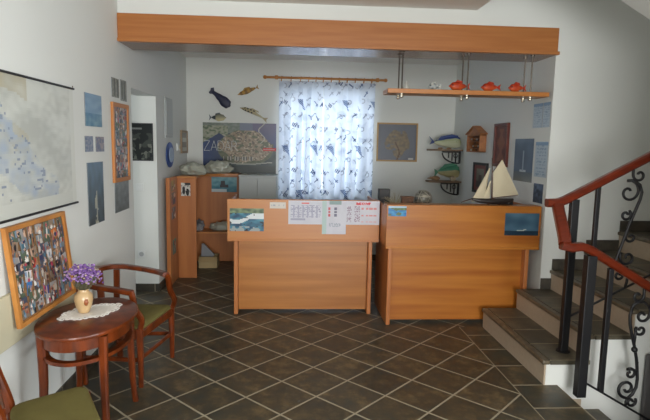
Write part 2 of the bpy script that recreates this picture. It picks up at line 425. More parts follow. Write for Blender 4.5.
# ================================================================== carved fish
def loft(name, prof, m, parent=None, M=None, fn=None, n=14, origin=(0,0,0)):
    """prof: list (x, zc, half_h, half_t). body built along x, coloured by fn(t, a) -> srgb (a = height -1..1)"""
    bm = bmesh.new(); lay = bm.loops.layers.float_color.new('paint'); rings = []
    for x, zc, h, t in prof:
        rings.append([bm.verts.new(Vector((x, math.sin(k*2*PI/n)*t, zc+math.cos(k*2*PI/n)*h))) for k in range(n)])
    m_ = len(prof)
    def col(f, t, a):
        c = rgb(*fn(t, a))
        for l in f.loops: l[lay] = (*c, 1)
    for i in range(m_-1):
        for k in range(n):
            f = bm.faces.new((rings[i][k], rings[i][(k+1)%n], rings[i+1][(k+1)%n], rings[i+1][k]))
            col(f, (i+.5)/(m_-1), math.cos((k+.5)*2*PI/n))
    col(bm.faces.new(rings[0][::-1]), 0, 0); col(bm.faces.new(rings[-1]), 1, 0)
    if M is not None: bmesh.ops.transform(bm, matrix=M, verts=bm.verts)
    bmesh.ops.recalc_face_normals(bm, faces=bm.faces[:])
    o = Vector(origin); me = bpy.data.meshes.new(name); bmesh.ops.translate(bm, vec=-o, verts=bm.verts); bm.to_mesh(me); bm.free(); me.shade_smooth(); me.materials.append(m)
    ob = bpy.data.objects.new(name, me); COL.objects.link(ob)
    if parent is not None: ob.parent = parent; ob.location = o-world_loc(parent)
    else: ob.location = o
    return ob
def smooth_prof(keys, n=18):
    out = []
    for i in range(n+1):
        x = i/n*(len(keys)-1); j = min(int(x), len(keys)-2); t = x-j; t = t*t*(3-2*t) if True else t
        out.append(tuple(keys[j][q]*(1-t)+keys[j+1][q]*t if q else keys[j][0]*(1-(x-j))+keys[j+1][0]*(x-j) for q in range(4)))
    return out
def fin(pts, t, M, m, parent, name, origin):
    b = MB(); b.prism(pts, 1, -t/2, t/2); bmesh.ops.transform(b.bm, matrix=M, verts=b.bm.verts)
    return b.build(name, m, parent, origin=origin)
def fish(name, label, loc, L, H, T, fn, tailm, group=None, ang=0, flip=1, keys=None, tail=None, dorsal=None, eye=True):
    """fish along local x, head at +x*flip; loc is the centre"""
    r = thing(name, label, 'fish ornament', loc, group)
    M = Matrix.Translation(loc) @ Matrix.Rotation(ang, 4, 'Y') @ Matrix.Diagonal((flip,1,1,1))
    keys = keys or [(-.36,0,.07,.1),(-.2,0,.24,.5),(.05,0,.5,.95),(.3,0,.40,.9),(.5,-.02,.05,.2)]
    loft('body', smooth_prof([(a*L,b*H,c*H,d*T/2) for a,b,c,d in keys]), carved_m, r, M, fn, origin=loc)
    tail = tail or [(-.30,.05),(-.5,.36),(-.44,.0),(-.5,-.36),(-.30,-.05)]
    fin([(a*L,b*H) for a,b in tail], T*.3, M, tailm, r, 'tail', loc)
    dorsal = dorsal or [(-.15,.30),(-.12,.52),(.1,.64),(.2,.42)]
    fin([(a*L,b*H) for a,b in dorsal], T*.25, M, tailm, r, 'fin', loc)
    if eye:
        e = MB().ico(M @ Vector((.33*L,-T*.36,.08*H)), T*.14, 2).build('eye', blackp, r, smooth=True, origin=loc)
    return r
orange = mat('orange_glaze', (176,52,24), .3, coat=.2, noise_amt=.2, noise_scale=20)
pale   = mat('pale_glaze', (196,196,188), .35, noise_amt=.15, noise_scale=20)
def f_or(t, a): return mix((168,44,18), (204,92,42), .5-.5*a+.2*math.sin(t*20))
def f_wh(t, a): return mix((206,206,200), (120,130,132), .5+.7*math.sin(t*17)*a)
zs = 2.1555
for i, (x, L, H, lab) in enumerate(((1.50,.195,.085,'orange pottery fish between the second pair of shelf rods'),
                              (1.79,.185,.08,'orange pottery fish alone between second and third rod pairs'),
                              (2.035,.165,.082,'short orange pottery fish nearest the boxing end'))):
    r = fish('pottery_fish', lab, (x,4.775,zs+H*.5+.003), L, H, .05, f_or, orange, 'orange pottery fish on the hanging shelf', flip=-1)
    c = Vector((x,4.775,zs)); MB().lathe([(.022,0),(.03,.002),(.018,.014)], c, 12).build('foot', orange, r, smooth='angle', origin=c)
r = fish('pottery_fish', 'pale grey pottery fish left of the orange ones', (1.275,4.775,zs+.038), .125, .068, .045, f_wh, pale, flip=-1)
MB().lathe([(.018,0),(.022,.002),(.012,.012)], (1.275,4.775,zs), 12).build('foot', pale, r, origin=(1.275,4.775,zs))
s = MB()
s.lathe([(.028,0),(.034,.01),(.03,.03),(.018,.045),(.012,.07),(.004,.075)], (1.015,4.775,zs), 14)
tag(s.build('shell_ornament', pale, smooth=True, origin=(1.015,4.775,zs)), 'small white ornament at the left end of the hanging shelf', 'ornament')

# ================================================================== reception counters
def counter(name, label, x0, x1, yf, ledge, top_d, px0, px1, beech, beechE):
    r = thing(name, label, 'reception counter', ((x0+x1)/2, yf+.35, 0))
    yb = yf+.72
    MB().box((x0,yf,.7366),(x1,yf+.025,1.13), .003).build('upper_front_panel', beechE, r)
    MB().box((x0+.001,yf-.008,.728),(x1-.001,yf+.02,.75), .003).build('ledge_strip', beechE, r)
    MB().box((x0,yf+.004,1.112),(x1,yf+top_d,1.131), .003).build('top_board', beechE, r)
    for a in (px0, px1-.038):
        MB().box((a,yf+.03,0),(a+.038,yb,.735), .006).build('side_panel', beechV, r)
    for a in (x0, x1-.02):
        MB().box((a,yf+.026,.74),(a+.02,yb,1.11), .003).build('upper_side_panel', beechV, r)
    MB().box((px0+.039,yf+.10,.03),(px1-.039,yf+.122,.728)).build('lower_front_panel', beech, r)
    MB().box((x0+.021,yf+.03,.738),(x1-.021,yb,.765), .002).build('desk_top', beech, r)
    if ledge: MB().box((x0+.021,yf+.18,1.03),(x1-.021,yb,1.05), .002).build('inner_shelf', beech, r)
    return r
counter('reception_counter', 'left beech reception counter with notice sheets on its front', -.602, .848, 4.98, False, .05, -.545, .792, beech, beechE)
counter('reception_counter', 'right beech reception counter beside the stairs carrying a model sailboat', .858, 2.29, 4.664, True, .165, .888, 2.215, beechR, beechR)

# papers on counters: painted print
def sheet(kind):
    def fn(u, v):
        base = (212,212,222); k = N(u*3, v*3, 2, 5)
        if kind == 'table':
            if v > .93: return base
            if v > .86 and .38 < u < .62: return (224,120,120)
            if .28 < v < .80 and .06 < u < .95:
                if int(u*22) % 3 == 0: return (176,176,196)
                if int(v*26) % 2 == 0 and N(u*40, v*30, 1, 2) > 0: return (150,150,176)
            if .18 < v < .24 and .06 < u < .5: return (170,170,190)
        if kind == 'centre':
            if u < .18: return (186,206,204)
            if v > .9 and .3 < u < .8: return (150,170,170)
            if .50 < v < .82 and (.24 < u < .34): return (206,110,116) if int(v*30) % 3 else base
            if .50 < v < .82 and (.5 < u < .62): return (120,120,140) if int(v*30) % 3 else base
            if .22 < v < .34 and .3 < u < .8: return (170,176,190) if N(u*30, v*20, 1, 3) > 0 else base
        if kind == 'right':
            if .82 < v < .94 and .3 < u < .72: return (218,90,96) if N(u*40, v*20, 1, 1) > -.15 else base
            if .1 < v < .78:
                if .02 < u < .15 or .26 < u < .4: return (160,140,160) if N(u*40, v*28, 1, 4) > .05 else base
                if int(v*14) % 4 == 1 and .45 < u < .9 and N(u*30, 3, 1, 4) > -.1: return (220,150,150)
        if kind == 'card':
            if .35 < v < .6 and .1 < u < .9 and N(u*20, 1, 1, 3) > 0: return (170,170,176)
            return (214,208,200)
        return tuple(q+6*k for q in base)
    return fn
YL = 4.98
def notice(name, label, x0, x1, z0, z1, y, kind, nx=44, ny=36, off=.001):
    o = paint_grid(name, 1, 1, sheet(kind), nx, ny, painted('printed_paper', .7), on_front(x0,x1,z0,z1,y,.0012,off)); return tag(o, label, 'notice')
notice('notice_sheet', 'white sheet with a printed table, left of the three notices', -.027, .295, .897, 1.124, YL, 'table')
notice('notice_sheet', 'white sheet with a red heading, right of the three notices', .524, .846, .897, 1.126, YL, 'right')
notice('notice_sheet', 'longer white sheet hanging lower between two other notices', .295, .524, .804, 1.125, YL, 'centre', off=.0025)
notice('notice_card', 'small cream card between harbour photo and the notice sheets', -.203, -.052, 1.046, 1.105, YL, 'card', 20, 8)
def sea(u, v, sd=1):
    h = .62
    if v > h+.1: c = mix((120,170,200), (190,215,225), (v-h)*2)
    elif v > h-.03: c = mix((58,86,60), (110,110,80), .5+N(u,v,9,sd))
    else: c = mix((22,70,130), (60,130,180), .5+.9*N(u*.5,v,12,sd))
    return c
def harbour(u, v):
    if v > .78: return mix((60,80,60), (130,150,110), .5+N(u,v,8,3))
    c = mix((20,60,90), (70,140,160), .5+N(u,v,6,3))
    if abs(v-.45-.25*u+.1*math.sin(u*6)) < .09 or (u > .55 and abs(v-.62) < .08): c = (214,220,222)
    if N(u,v,9,8) > .38: c = (30,34,44)
    if v < .2 and N(u,v,7,2) > 0: c = (150,160,160)
    return c
def island(u, v):
    if v > .8: return (170,196,214)
    if v > .6 and u > .3: return mix((60,90,60), (110,130,80), .5+N(u,v,8,2))
    return mix((26,96,170), (70,160,200), .5+.8*N(u,v,5,4)) if N(u,v,4,6) < .25 else (90,110,70)
def night(u, v):
    c = mix((34,62,84), (84,116,136), .5+.5*N(u,v,3,3)+.25*math.cos((u-.5)*4))
    if v < .2: c = (28,50,66)
    if abs(v-.25-.03*math.sin(u*11)) < .022 and .35 < u < .66 and N(u,v,14,2) > -.1: c = (176,186,184)
    return c
def pic_flat(name, label, cat, place, fn, nx=30, ny=22, group=None):
    return tag(paint_grid(name, 1, 1, fn, nx, ny, photo_m, place), label, cat, group)
pic_flat('photo_print', 'photo of white boats in a harbour taped to the left counter', 'photo', on_front(-.578,-.258,.826,1.043,YL,.0015), harbour, 40, 28)
pic_flat('photo_print', 'small blue coast photo at the top left corner of right counter', 'photo', on_front(.872,1.037,1.026,1.118,4.664,.0015), island)
pic_flat('photo_print', 'dark blue sea photo at the right end of the right counter', 'photo', on_front(1.952,2.272,.86,1.066,4.664,.0015), night, 36, 24)

# things on the right counter
# sailboat
sx, sy_, sz = 1.86, 4.745, 1.131
sb = thing('model_sailboat', 'model sailboat with cream sails standing on the right counter', 'model boat', (sx,sy_,sz))
hullm = mat('dark_hull', (34,26,24), .4); sail = mat('sailcloth', (204,192,164), .8, noise_amt=.08, noise_scale=10); mastm = mat('mast_wood', (92,58,40), .5)
loft('hull', smooth_prof([(-.2,.05,.012,.006),(-.12,.038,.022,.028),(0,.032,.028,.036),(.12,.036,.026,.030),(.19,.05,.014,.016)], 16), mat('dark_hull',()), sb, Matrix.Translation((sx,sy_,sz)), lambda t,a:(30,24,24), origin=(sx,sy_,sz))
MB((sx,sy_,sz)).box((sx-.05,sy_-.02,sz),(sx-.04,sy_+.02,sz+.02)).box((sx+.05,sy_-.02,sz),(sx+.06,sy_+.02,sz+.02)).build('stand', mastm, sb)
MB((sx,sy_,sz)).tube([(sx-.01,sy_,sz+.05),(sx-.03,sy_,sz+.432)], [.006,.003]).build('mast', mastm, sb, smooth=True)
MB((sx,sy_,sz)).tube([(sx-.01,sy_,sz+.062),(sx+.235,sy_,sz+.094)], .004).build('boom', mastm, sb, smooth=True)
MB((sx,sy_,sz)).tube([(sx-.02,sy_,sz+.30),(sx+.064,sy_,sz+.42)], .003).build('gaff', mastm, sb, smooth=True)
MB((sx,sy_,sz)).tube([(sx-.2,sy_,sz+.055),(sx-.3,sy_,sz+.02)], .004).build('bowsprit', mastm, sb, smooth=True)
def sailmesh(pts, name, belly=.02, n=10):
    """triangle or quad sail as a curved thin sheet with thickness"""
    b = MB((sx,sy_,sz)); A,B,C_,D = [Vector(p) for p in pts]
    for side in (0, .0025):
        V = []
        for j in range(n+1):
            row = []
            for i in range(n+1):
                u, v = i/n, j/n; p = (A*(1-u)+B*u)*(1-v)+(D*(1-u)+C_*u)*v
                row.append(b.bm.verts.new((p.x, sy_-belly*math.sin(PI*u)*math.sin(PI*min(1,v*1.0))+side, p.z)))
            V.append(row)
        for j in range(n):
            for i in range(n): b.bm.faces.new((V[j][i],V[j][i+1],V[j+1][i+1],V[j+1][i]))
        if side == 0: V0 = V
    rim = lambda V:[V[0][i] for i in range(n)]+[V[j][n] for j in range(n)]+[V[n][i] for i in range(n,0,-1)]+[V[j][0] for j in range(n,0,-1)]
    r0, r1 = rim(V0), rim(V); m_ = len(r0)
    for k in range(m_): b.bm.faces.new((r0[k],r1[k],r1[(k+1)%m_],r0[(k+1)%m_]))
    return b.build(name, sail, sb, smooth='angle')
sailmesh([(sx-.003,0,sz+.07),(sx+.24,0,sz+.098),(sx+.066,0,sz+.418),(sx-.012,0,sz+.30)], 'mainsail')
sailmesh([(sx-.205,0,sz+.03),(sx-.085,0,sz+.045),(sx-.042,0,sz+.33),(sx-.048,0,sz+.345)], 'jib')
sailmesh([(sx-.10,0,sz+.04),(sx-.03,0,sz+.058),(sx-.03,0,sz+.22),(sx-.036,0,sz+.228)], 'foresail', .012)
# dark little box beside it
kb = thing('ornament_box', 'small dark box with a pale label behind the sailboat stern', 'box', (2.005,4.80,1.131))
MB().box((1.935,4.78,1.131),(2.07,4.825,1.183), .004).build('body', blackp, kb)
MB().box((1.985,4.7785,1.143),(2.03,4.7798,1.172), .0005).build('label_plate', pale, kb)
# inner shelf: folder, wicker box, silver ball, dried fan
zi = 1.05
bk = thing('desk_binder', 'dark upright binder standing between the two counters', 'binder', (.945,5.30,zi))
MB().box((.885,5.28,zi),(1.0,5.36,zi+.17), .006).build('cover', black, bk)
MB().box((.91,5.278,zi+.075),(.975,5.2795,zi+.082)).build('spine_mark', steel, bk)
br = mat('small_wood_box', (122,78,44), .5, col2=(84,52,30), noise_scale=30)
wb = thing('carved_box', 'little brown carved box beside the silvery ball', 'box', (1.145,5.12,zi))
MB().box((1.085,5.09,zi),(1.20,5.16,zi+.10), .004).build('body', br, wb)
MB().box((1.078,5.083,zi+.1005),(1.207,5.167,zi+.115), .004).build('lid', br, wb)
ball = thing('woven_ball', 'round silvery ball of woven strands behind the right counter', 'ornament', (1.292,5.13,zi))
cb = Vector((1.30,5.13,zi+.09))
glassy = mat('greyish_glass', (120,118,108), .25, noise_amt=.6, noise_scale=30)
MB().ico(cb, .079, 3, nz=.1, ns=6).build('core', glassy, ball, smooth=True, origin=cb)
wv = MB(cb)
for k in range(13):
    a = random.random()*PI; b_ = random.random()*PI; n1 = Vector((math.sin(a)*math.cos(b_), math.sin(a)*math.sin(b_), math.cos(a)))
    u = n1.orthogonal().normalized(); v = n1.cross(u)
    wv.tube([cb+n1*.02+(u*math.cos(t*2*PI/24)+v*math.sin(t*2*PI/24))*.086 for t in range(24)], .0035, 5, closed=True)
wv.build('strands', mat('silver_strand', (176,170,156), .3, metal=.5), ball, smooth=True)
fan = MB((1.04,5.2,zi))
for k in range(26):
    a = math.radians(20+random.random()*140); L = .09+.06*random.random()
    p0 = Vector((1.04,5.2,zi)); p = p0+Vector((math.cos(a)*L*.5,random.uniform(-.01,.01),math.sin(a)*L*.6)); q = p0+Vector((math.cos(a)*L,random.uniform(-.02,.02),math.sin(a)*L))
    fan.tube([p0,p,q], [.004,.003,.0015], 5)
tag(fan.build('dried_sea_fan', mat('dried_tan', (170,160,132), .8)), 'pale dried fan of twigs between binder and carved box', 'ornament')

# ================================================================== back wall
# curtain rod
cr = thing('curtain_rod', 'wooden curtain rod with rings above the window', 'curtain rod', (.45,YB-.1,2.55))
yr = YB-.10
MB().tube([(-.35,yr,2.553),(1.255,yr,2.553)], .016, 12).build('pole', pine, cr, smooth='angle')
for x, d in ((-.35,-1),(1.255,1)):
    MB().lathe([(.012,0),(.022,.01),(.026,.028),(.02,.045),(.006,.052)] if d > 0 else [(.006,-.052),(.02,-.045),(.026,-.028),(.022,-.01),(.012,0)], (x,yr,2.553), 14, axis=0).build('finial', pine, cr, smooth=True)
for x in (-.22, 1.17):
    MB().box((x-.02,yr-.02,2.528),(x+.02,yr+.02,2.58), .006).box((x-.012,yr,2.54),(x+.012,YB-.001,2.566), .003).build('bracket', pine, cr)
RX = [-.15,-.02,.11,.22,.32,.42,.53,.64,.75,.86,.98,1.09]
for x in RX:
    MB().tube([(x+.004*math.sin(t*PI/6),yr+math.cos(t*PI/6)*.032,2.540+math.sin(t*PI/6)*.032) for t in range(12)], .006, 6, closed=True).build('ring', pine, cr, smooth=True)
# curtains: cloth with printed sailing motifs
def motif(x, z):
    """printed pattern in metres across the cloth"""
    c = (230,235,242)
    if N(x,z,11,3) > .25: c = (220,226,234)
    def cell(cw, ch, ox, oz, sd, jit=.03):
        gz = (z+oz)/ch; i = math.floor(gz); gx = (x+ox)/cw+.5*(i % 2); j = math.floor(gx)
        rr = random.Random(i*131+j*17+sd*977)
        return (gx-j-.5)*cw-rr.uniform(-jit,jit), (gz-i-.5)*ch-rr.uniform(-jit,jit), rr
    def seg(u, v, a, l, w):
        p, q = u*math.cos(a)+v*math.sin(a), -u*math.sin(a)+v*math.cos(a); return abs(p) < l and abs(q) < w
    u, v, r = cell(.24, .20, .06, .1, 3); k = r.random(); g = r.choice(((176,180,190),(160,166,178),(190,192,198)))
    if k < .5:
        if seg(u, v-.012*math.sin(u*90), .4, .05, .007): c = g
    elif abs(math.hypot(u, v)-.028) < .006 and u > -.012: c = g
    u, v, r = cell(.145, .15, 0, .05, 2); a = r.choice((.8,.95,-.75,.65,-.9)); col = r.choice(((110,128,160),(158,166,180),(92,110,146),(176,182,192),(168,174,186)))
    if r.random() < .75:
        if seg(u, v, a, .045, .0065): c = col
        if seg(u-.022*math.cos(a), v-.022*math.sin(a), a+PI/2, .024, .006): c = col
    u, v, r = cell(.33, .31, .12, .16, 5)
    if r.random() < .7:
        for s_ in (-.02, 0, .02):
            if seg(u-s_, v+s_*.5, 1.05, .026, .006): c = (58,78,122)
    u, v, r = cell(.50, .62, .10, .02, 1, .01)
    q = (v+.075)/.15                       # checked sail: wide at the top, leaning point at the foot
    if 0 < q < 1 and .055-.105*q*.95 < u+.03*q < .062:
        c = (58,92,144) if (int((u+2)/.0125)+int((v+2)/.0125)) % 2 else (206,216,230)
    return c
def curtain(label, x0, x1, seed, xa=None):
    zt_, zb_ = 2.515, .66; folds = 4; wcl = (x1-x0)*1.25
    nx, ny = 150, 300
    bm = bmesh.new(); lay = bm.loops.layers.float_color.new('paint')
    def pos(u, v, d=0):
        z = zt_+(zb_-zt_)*v
        amp = .016+.036*min(1, v*2.2)
        ph = 2*PI*folds*(u+.04*math.sin(u*9+seed))+seed
        x = x0+(x1-x0)*u+.008*math.sin(ph*2+v*2)*math.sin(PI*u)
        zz = z-(.022*(1-abs(math.sin(PI*6*u))) if v < .001 else 0)
        return (x, yr+.01+amp*math.sin(ph)+.008*math.sin(3*v+u*5+seed)+d, zz if v > 0 else z-.016*math.sin(PI*((u*6) % 1)))
    V = [[bm.verts.new(pos(i/nx, j/ny)) for i in range(nx+1)] for j in range(ny+1)]
    for j in range(ny):
        for i in range(nx):
            f = bm.faces.new((V[j][i],V[j][i+1],V[j+1][i+1],V[j+1][i]))
            c = rgb(*motif(seed*.77+(i+.5)/nx*wcl, (1-(j+.5)/ny)*(zt_-zb_)))
            for l in f.loops: l[lay] = (*c,1)
    o = Vector(((x0+x1)/2, yr, zb_)); bmesh.ops.translate(bm, vec=-o, verts=bm.verts)
    me = bpy.data.meshes.new('curtain'); bm.to_mesh(me); bm.free(); me.shade_smooth(); me.materials.append(cloth_m)
    ob = bpy.data.objects.new('curtain', me); COL.objects.link(ob); ob.location = o
    sm = ob.modifiers.new('thick', 'SOLIDIFY'); sm.thickness = .0012
    return tag(ob, label, 'curtain', 'patterned window curtains')
curtain('left white curtain printed with blue sailing motifs, beside the town poster', -.185, .425, 1.0)
curtain('right white curtain printed with blue sailing motifs, beside the coral picture', .434, 1.145, 2.3)

# wall fish
def f_navy(t, a): return (30,34,62)
def f_yel(t, a): return mix((176,134,52), (120,88,40), .5+.6*math.sin(t*26))
def f_sm(t, a): return mix((206,196,150), (50,60,66), 1 if t < .35 else (.5+.5*a)*.7)
def f_sp(t, a): return (60,56,50) if (math.sin(t*55)*a > .1 and t > .45) else mix((196,190,160), (150,136,100), t)
navy = mat('navy_paint', (32,36,64), .5); ochre = mat('ochre_paint', (150,116,52), .5); dgrey = mat('slate_paint', (60,70,76), .5); sandc = mat('sand_paint', (170,160,130), .6)
whale = [(-.42,.02,.16,.4),(-.3,.05,.17,.6),(-.05,.02,.30,.9),(.2,-.04,.46,1),(.4,-.06,.40,.9),(.5,-.06,.08,.3)]
slim = [(-.36,0,.12,.2),(-.2,0,.25,.6),(.05,0,.42,1),(.3,0,.3,.8),(.5,0,.04,.2)]
tl = [(-.38,.06),(-.5,.42),(-.46,0),(-.5,-.42),(-.38,-.06)]
fish('wooden_fish', 'navy blue wooden whale-shaped fish on the wall above the poster', (-.99,YB-.018,2.262), .34, .15, .03, f_navy, navy, ang=math.radians(36), keys=whale, tail=[(-.36,.2),(-.46,.42),(-.54,.22),(-.50,.02),(-.52,-.2),(-.44,-.26),(-.36,-.1)], dorsal=[(-.1,.15),(-.05,.3),(.05,.3),(.1,.2)])
fish('wooden_fish', 'slim yellow wooden fish highest on the wall, tail raised', (-.613,YB-.016,2.372), .31, .085, .026, f_yel, ochre, ang=math.radians(-22), flip=-1, keys=slim, tail=tl)
fish('wooden_fish', 'small pale and dark wooden fish touching the top of the poster', (-1.03,YB-.016,2.0), .235, .105, .026, f_sm, dgrey, tail=tl)
fish('wooden_fish', 'spotted wooden fish with drooping tail near the curtain', (-.53,YB-.016,2.072), .41, .085, .026, f_sp, sandc, ang=math.radians(-20)*-1, flip=-1, keys=[(-.36,-.25,.12,.3),(-.2,-.1,.16,.6),(.05,.1,.34,1),(.3,.1,.32,.8),(.5,-.02,.05,.2)], tail=[(-.34,-.2),(-.5,.1),(-.46,-.35),(-.52,-.8),(-.34,-.35)])

# poster
def zposter(u, v):
    n = N(u,v,9,1); f = N(u,v,26,4)
    c = mix((40,54,56), (66,80,76), .5+n)                                   # dark water and shore
    if v > .80: c = mix((128,134,128), (96,108,96), .5+f)                   # far land
    if v > .84 and u > .5: c = mix((110,118,134), (92,96,124), (u-.5)*2)
    if u > .68 and v > .45+.12*math.sin(u*9): c = mix((58,70,112), (98,92,120), max(0,min(1,(v-.5)*2)))
    if u < .34 and v > .62 and v < .95: c = mix((118,128,104), (156,156,140), .5+f) if f > -.2 else (84,100,76)
    ch = abs((u-.03)-.30*(v-.45)**1 *(1 if v > .45 else .2))
    if u < .30 and .16 < v < .86 and (v < .80-.9*abs(u-.22)) and v > .1+.0*u: c = mix((40,62,110), (30,48,76), max(0,min(1,u*3)))
    cx = (u-.58)/.34; cy_ = (v-.54)/.31
    e = abs(cx)**2.4+abs(cy_)**2.2
    if e < 1+.5*N(u,v,5,3):
        c = mix((126,108,88), (158,144,124), .5+f)
        if N(u,v,30,7) > .22: c = (92,84,72)
        if N(u,v,34,9) > .34: c = (186,172,150)
        if N(u,v,16,2) > .28: c = (86,94,70)
    elif e < 1.35 and v < .6: c = mix((70,82,58), (96,98,76), .5+f)
    if .22 < u < .95 and abs(v-.215-.02*math.sin(u*8)) < .011: c = (150,150,140)
    if .28 < u < .68 and .27 < v < .345 and (int(u*30) % 3): c = mix((172,168,158), (60,60,56), (int(u*60) % 2)*.8)
    if abs(u-.80-.04*math.sin(v*20)) < .008 and v > .6: c = (170,166,156)
    if v < .17: c = mix((34,46,46), (56,64,60), .5+N(u*.4,v,9,8))
    return c
pz0, pz1, px0, px1 = 1.223, 1.932, -1.236, -.222
po = thing('town_poster', 'large aerial town poster with thin white lettering beside the curtain', 'poster', ((px0+px1)/2,YB,pz0))
paint_grid('print', 1, 1, zposter, 130, 90, photo_m, on_front(px0,px1,pz0,pz1,YB,.003), po)
whitei = mat('white_ink', (206,210,210), .6)
ink = mat('black_ink', (40,40,46), .6); redi = mat('red_ink', (206,60,56), .6)
def text(s, size, loc, m, parent, rot=(PI/2,0,0), sx_=1, name='lettering', off=0):
    cu = bpy.data.curves.new(name, 'FONT'); cu.body = s; cu.size = size; cu.extrude = .0006; cu.offset = off; cu.materials.append(m)
    o = bpy.data.objects.new(name, cu); COL.objects.link(o); o.rotation_euler = rot; o.scale = (sx_,1,1)
    o.parent = parent; o.location = Vector(loc)-world_loc(parent); return o
# thin stroke letters Z A D A R
lt = MB(); zx, zz, zh = -1.222, 1.545, .135; yy = YB-.0055
strokes = {'Z':[[(0,1),(.75,1),(0,0),(.75,0)]], 'A':[[(0,0),(.4,1),(.8,0)],[(.14,.35),(.66,.35)]], 'D':[[(0,0),(0,1),(.4,1),(.72,.72),(.72,.28),(.4,0),(0,0)]], 'R':[[(0,0),(0,1),(.45,1),(.62,.8),(.62,.66),(.45,.5),(0,.5)],[(.4,.5),(.7,0)]]}
x = zx
for ch in 'ZADAR':
    for st in strokes[ch]:
        for (p,q),(p2,q2) in zip(st, st[1:]): lt.tube([(x+p*.105, yy, zz+q*zh),(x+p2*.105, yy, zz+q2*zh)], .0032, 4)
    x += .096
lt.build('lettering', whitei, po)
MB().box((-.405,YB-.0045,1.553),(-.225,YB-.0042,1.592)).build('red_strip', redi, po)
rt_ = MB(); random.seed(5)
for k in range(6): rt_.box((-.397+k*.027,YB-.0052,1.566),(-.397+k*.027+.017,YB-.0046,1.580))
rt_.build('strip_marks', whitei, po)
# coral picture
def coral(u, v):
    c = (104,108,118); d = math.hypot((u-.52)*1.05, v-.52)
    if d < .34+.14*N(u,v,4,2) and N(u,v,9,1) > -.42: c = mix((140,124,96), (108,98,84), .5+N(u,v,14,3))
    if abs(u-.5-.06*math.sin(v*8)) < .018 and v < .5: c = (92,72,56)
    if .8 < u < .93 and .03 < v < .07: c = (190,190,186)
    return c
framed('framed_picture', 'gold-framed tan sea fan on grey ground right of the curtain', 'picture', on_front(1.197,1.782,1.437,1.981,YB,.01), .585, .544, .022, mat('gold_frame', (176,140,84), .4), coral, 46, 44)
cab = thing('filing_cabinet', 'low pale grey cabinet against the back wall under the poster', 'cabinet', (-.43,7.25,0))
gpl = mat('pale_grey_metal', (196,202,202), .5, noise_amt=.03)
MB().box((-.695,7.03,.04),(-.20,7.465,1.215), .004).build('body', gpl, cab)
MB().box((-.70,7.02,1.216),(-.195,7.468,1.235), .004).build('top', gpl, cab)
MB().box((-.68,7.05,0),(-.215,7.46,.039)).build('plinth', blackp, cab)
for k in range(2):
    d = MB().box((-.685+.237*k,7.012,.07),(-.452+.237*k,7.029,1.195), .003).build('door', gpl, cab)
    MB().box((-.478+.05*k,7.0,.60),(-.466+.05*k,7.0115,.72), .003).build('handle', steel, d)

# ================================================================== corner shelves with fish
shelfw = mat('grey_driftwood', (146,122,98), .7, col2=(116,94,76), noise_scale=8)
def corner_shelf(label, z):
    r = thing('wall_shelf', label, 'shelf', (2.1,7.15,z))
    MB().box((1.865,7.04,z-.022),(2.308,7.26,z), .004).build('board', shelfw, r)
    b = MB()
    b.box((2.285,7.13,z-.19),(2.308,7.16,z-.023), .002); b.box((2.05,7.13,z-.045),(2.285,7.16,z-.023), .002)
    pts = [(2.055+.24*(1-math.cos(t*PI/2/10)), 7.145, z-.05-.14*math.sin(t*PI/2/10)) for t in range(11)]
    b.tube(pts, 1, flat=(.02,.014))
    for k in range(3):
        xk = 2.135+k*.05; b.box((xk,7.135,z-.05-.13*math.sin((k+1.4)/4*PI/2)),(xk+.014,7.155,z-.044), .001)
    b.tube([(2.24+.026*math.cos(t*PI/6),7.145,z-.085+.026*math.sin(t*PI/6)) for t in range(12)], .006, 6, closed=True)
    b.build('bracket', black, r)
    return r
corner_shelf('upper corner wall shelf on a black bracket holding a blue-backed fish', 1.625)
corner_shelf('lower corner wall shelf on a black bracket holding a green-backed fish', 1.195)
def f_mahi(t, a):
    c = (40,62,120) if a > .45 else mix((150,160,120), (196,196,170), .5-a*.6)
    return c
def f_green(t, a): return (60,122,96) if a > .25 else mix((176,164,120), (120,120,84), .5+a*.5)
bluef = mat('blue_fin', (44,66,120), .5); greenf = mat('green_fin', (64,124,98), .5)
mk = [(-.40,.0,.07,.2),(-.2,.0,.22,.6),(.1,.02,.38,.95),(.32,.05,.44,1),(.46,.02,.36,.8),(.5,0,.15,.4)]
fish('model_fish', 'big model fish with blue back and silvery yellow belly on a shelf', (2.09,7.15,1.625+.092), .43, .19, .07, f_mahi, bluef, keys=mk, tail=[(-.36,.05),(-.52,.42),(-.44,.1),(-.5,-.16),(-.36,-.04)], dorsal=[(-.25,.15),(-.15,.42),(.2,.6),(.4,.5),(.42,.3)])
fish('model_fish', 'model fish with green back on the lower corner shelf', (2.13,7.15,1.195+.12), .35, .21, .07, f_green, greenf, keys=mk, tail=[(-.36,.05),(-.5,.2),(-.46,-.05),(-.5,-.36),(-.36,-.05)], dorsal=[(-.3,.15),(-.1,.5),(.2,.58),(.4,.5),(.42,.3)])
tanw = mat('shell_tan', (166,132,96), .6, col2=(120,90,62), noise_scale=40)
MBs = MB((1.95,7.1,1.195)); MBs.lathe([(.004,-.1),(.012,-.06),(.03,-.01),(.034,.03),(.02,.06),(.006,.075)], (1.95,7.1,1.229), 14, axis=0)
for k in range(6): MBs.tube([(1.95-.06+k*.022,7.1,1.23),(1.945-.06+k*.024,7.085,1.262)], [.006,.001], 5)
tag(MBs.build('sea_shell', tanw, smooth=True), 'brown spiky sea shell at the left end of the lower corner shelf', 'shell')
MBs = MB((2.2,7.08,1.195)); MBs.ico((2.2,7.08,1.228), .033, 3, (1.3,.8,1), .3, 3)
tag(MBs.build('sea_shell', mat('shell_pale', (186,170,146), .6), smooth=True), 'rounded pale shell in front of the green-backed fish', 'shell')
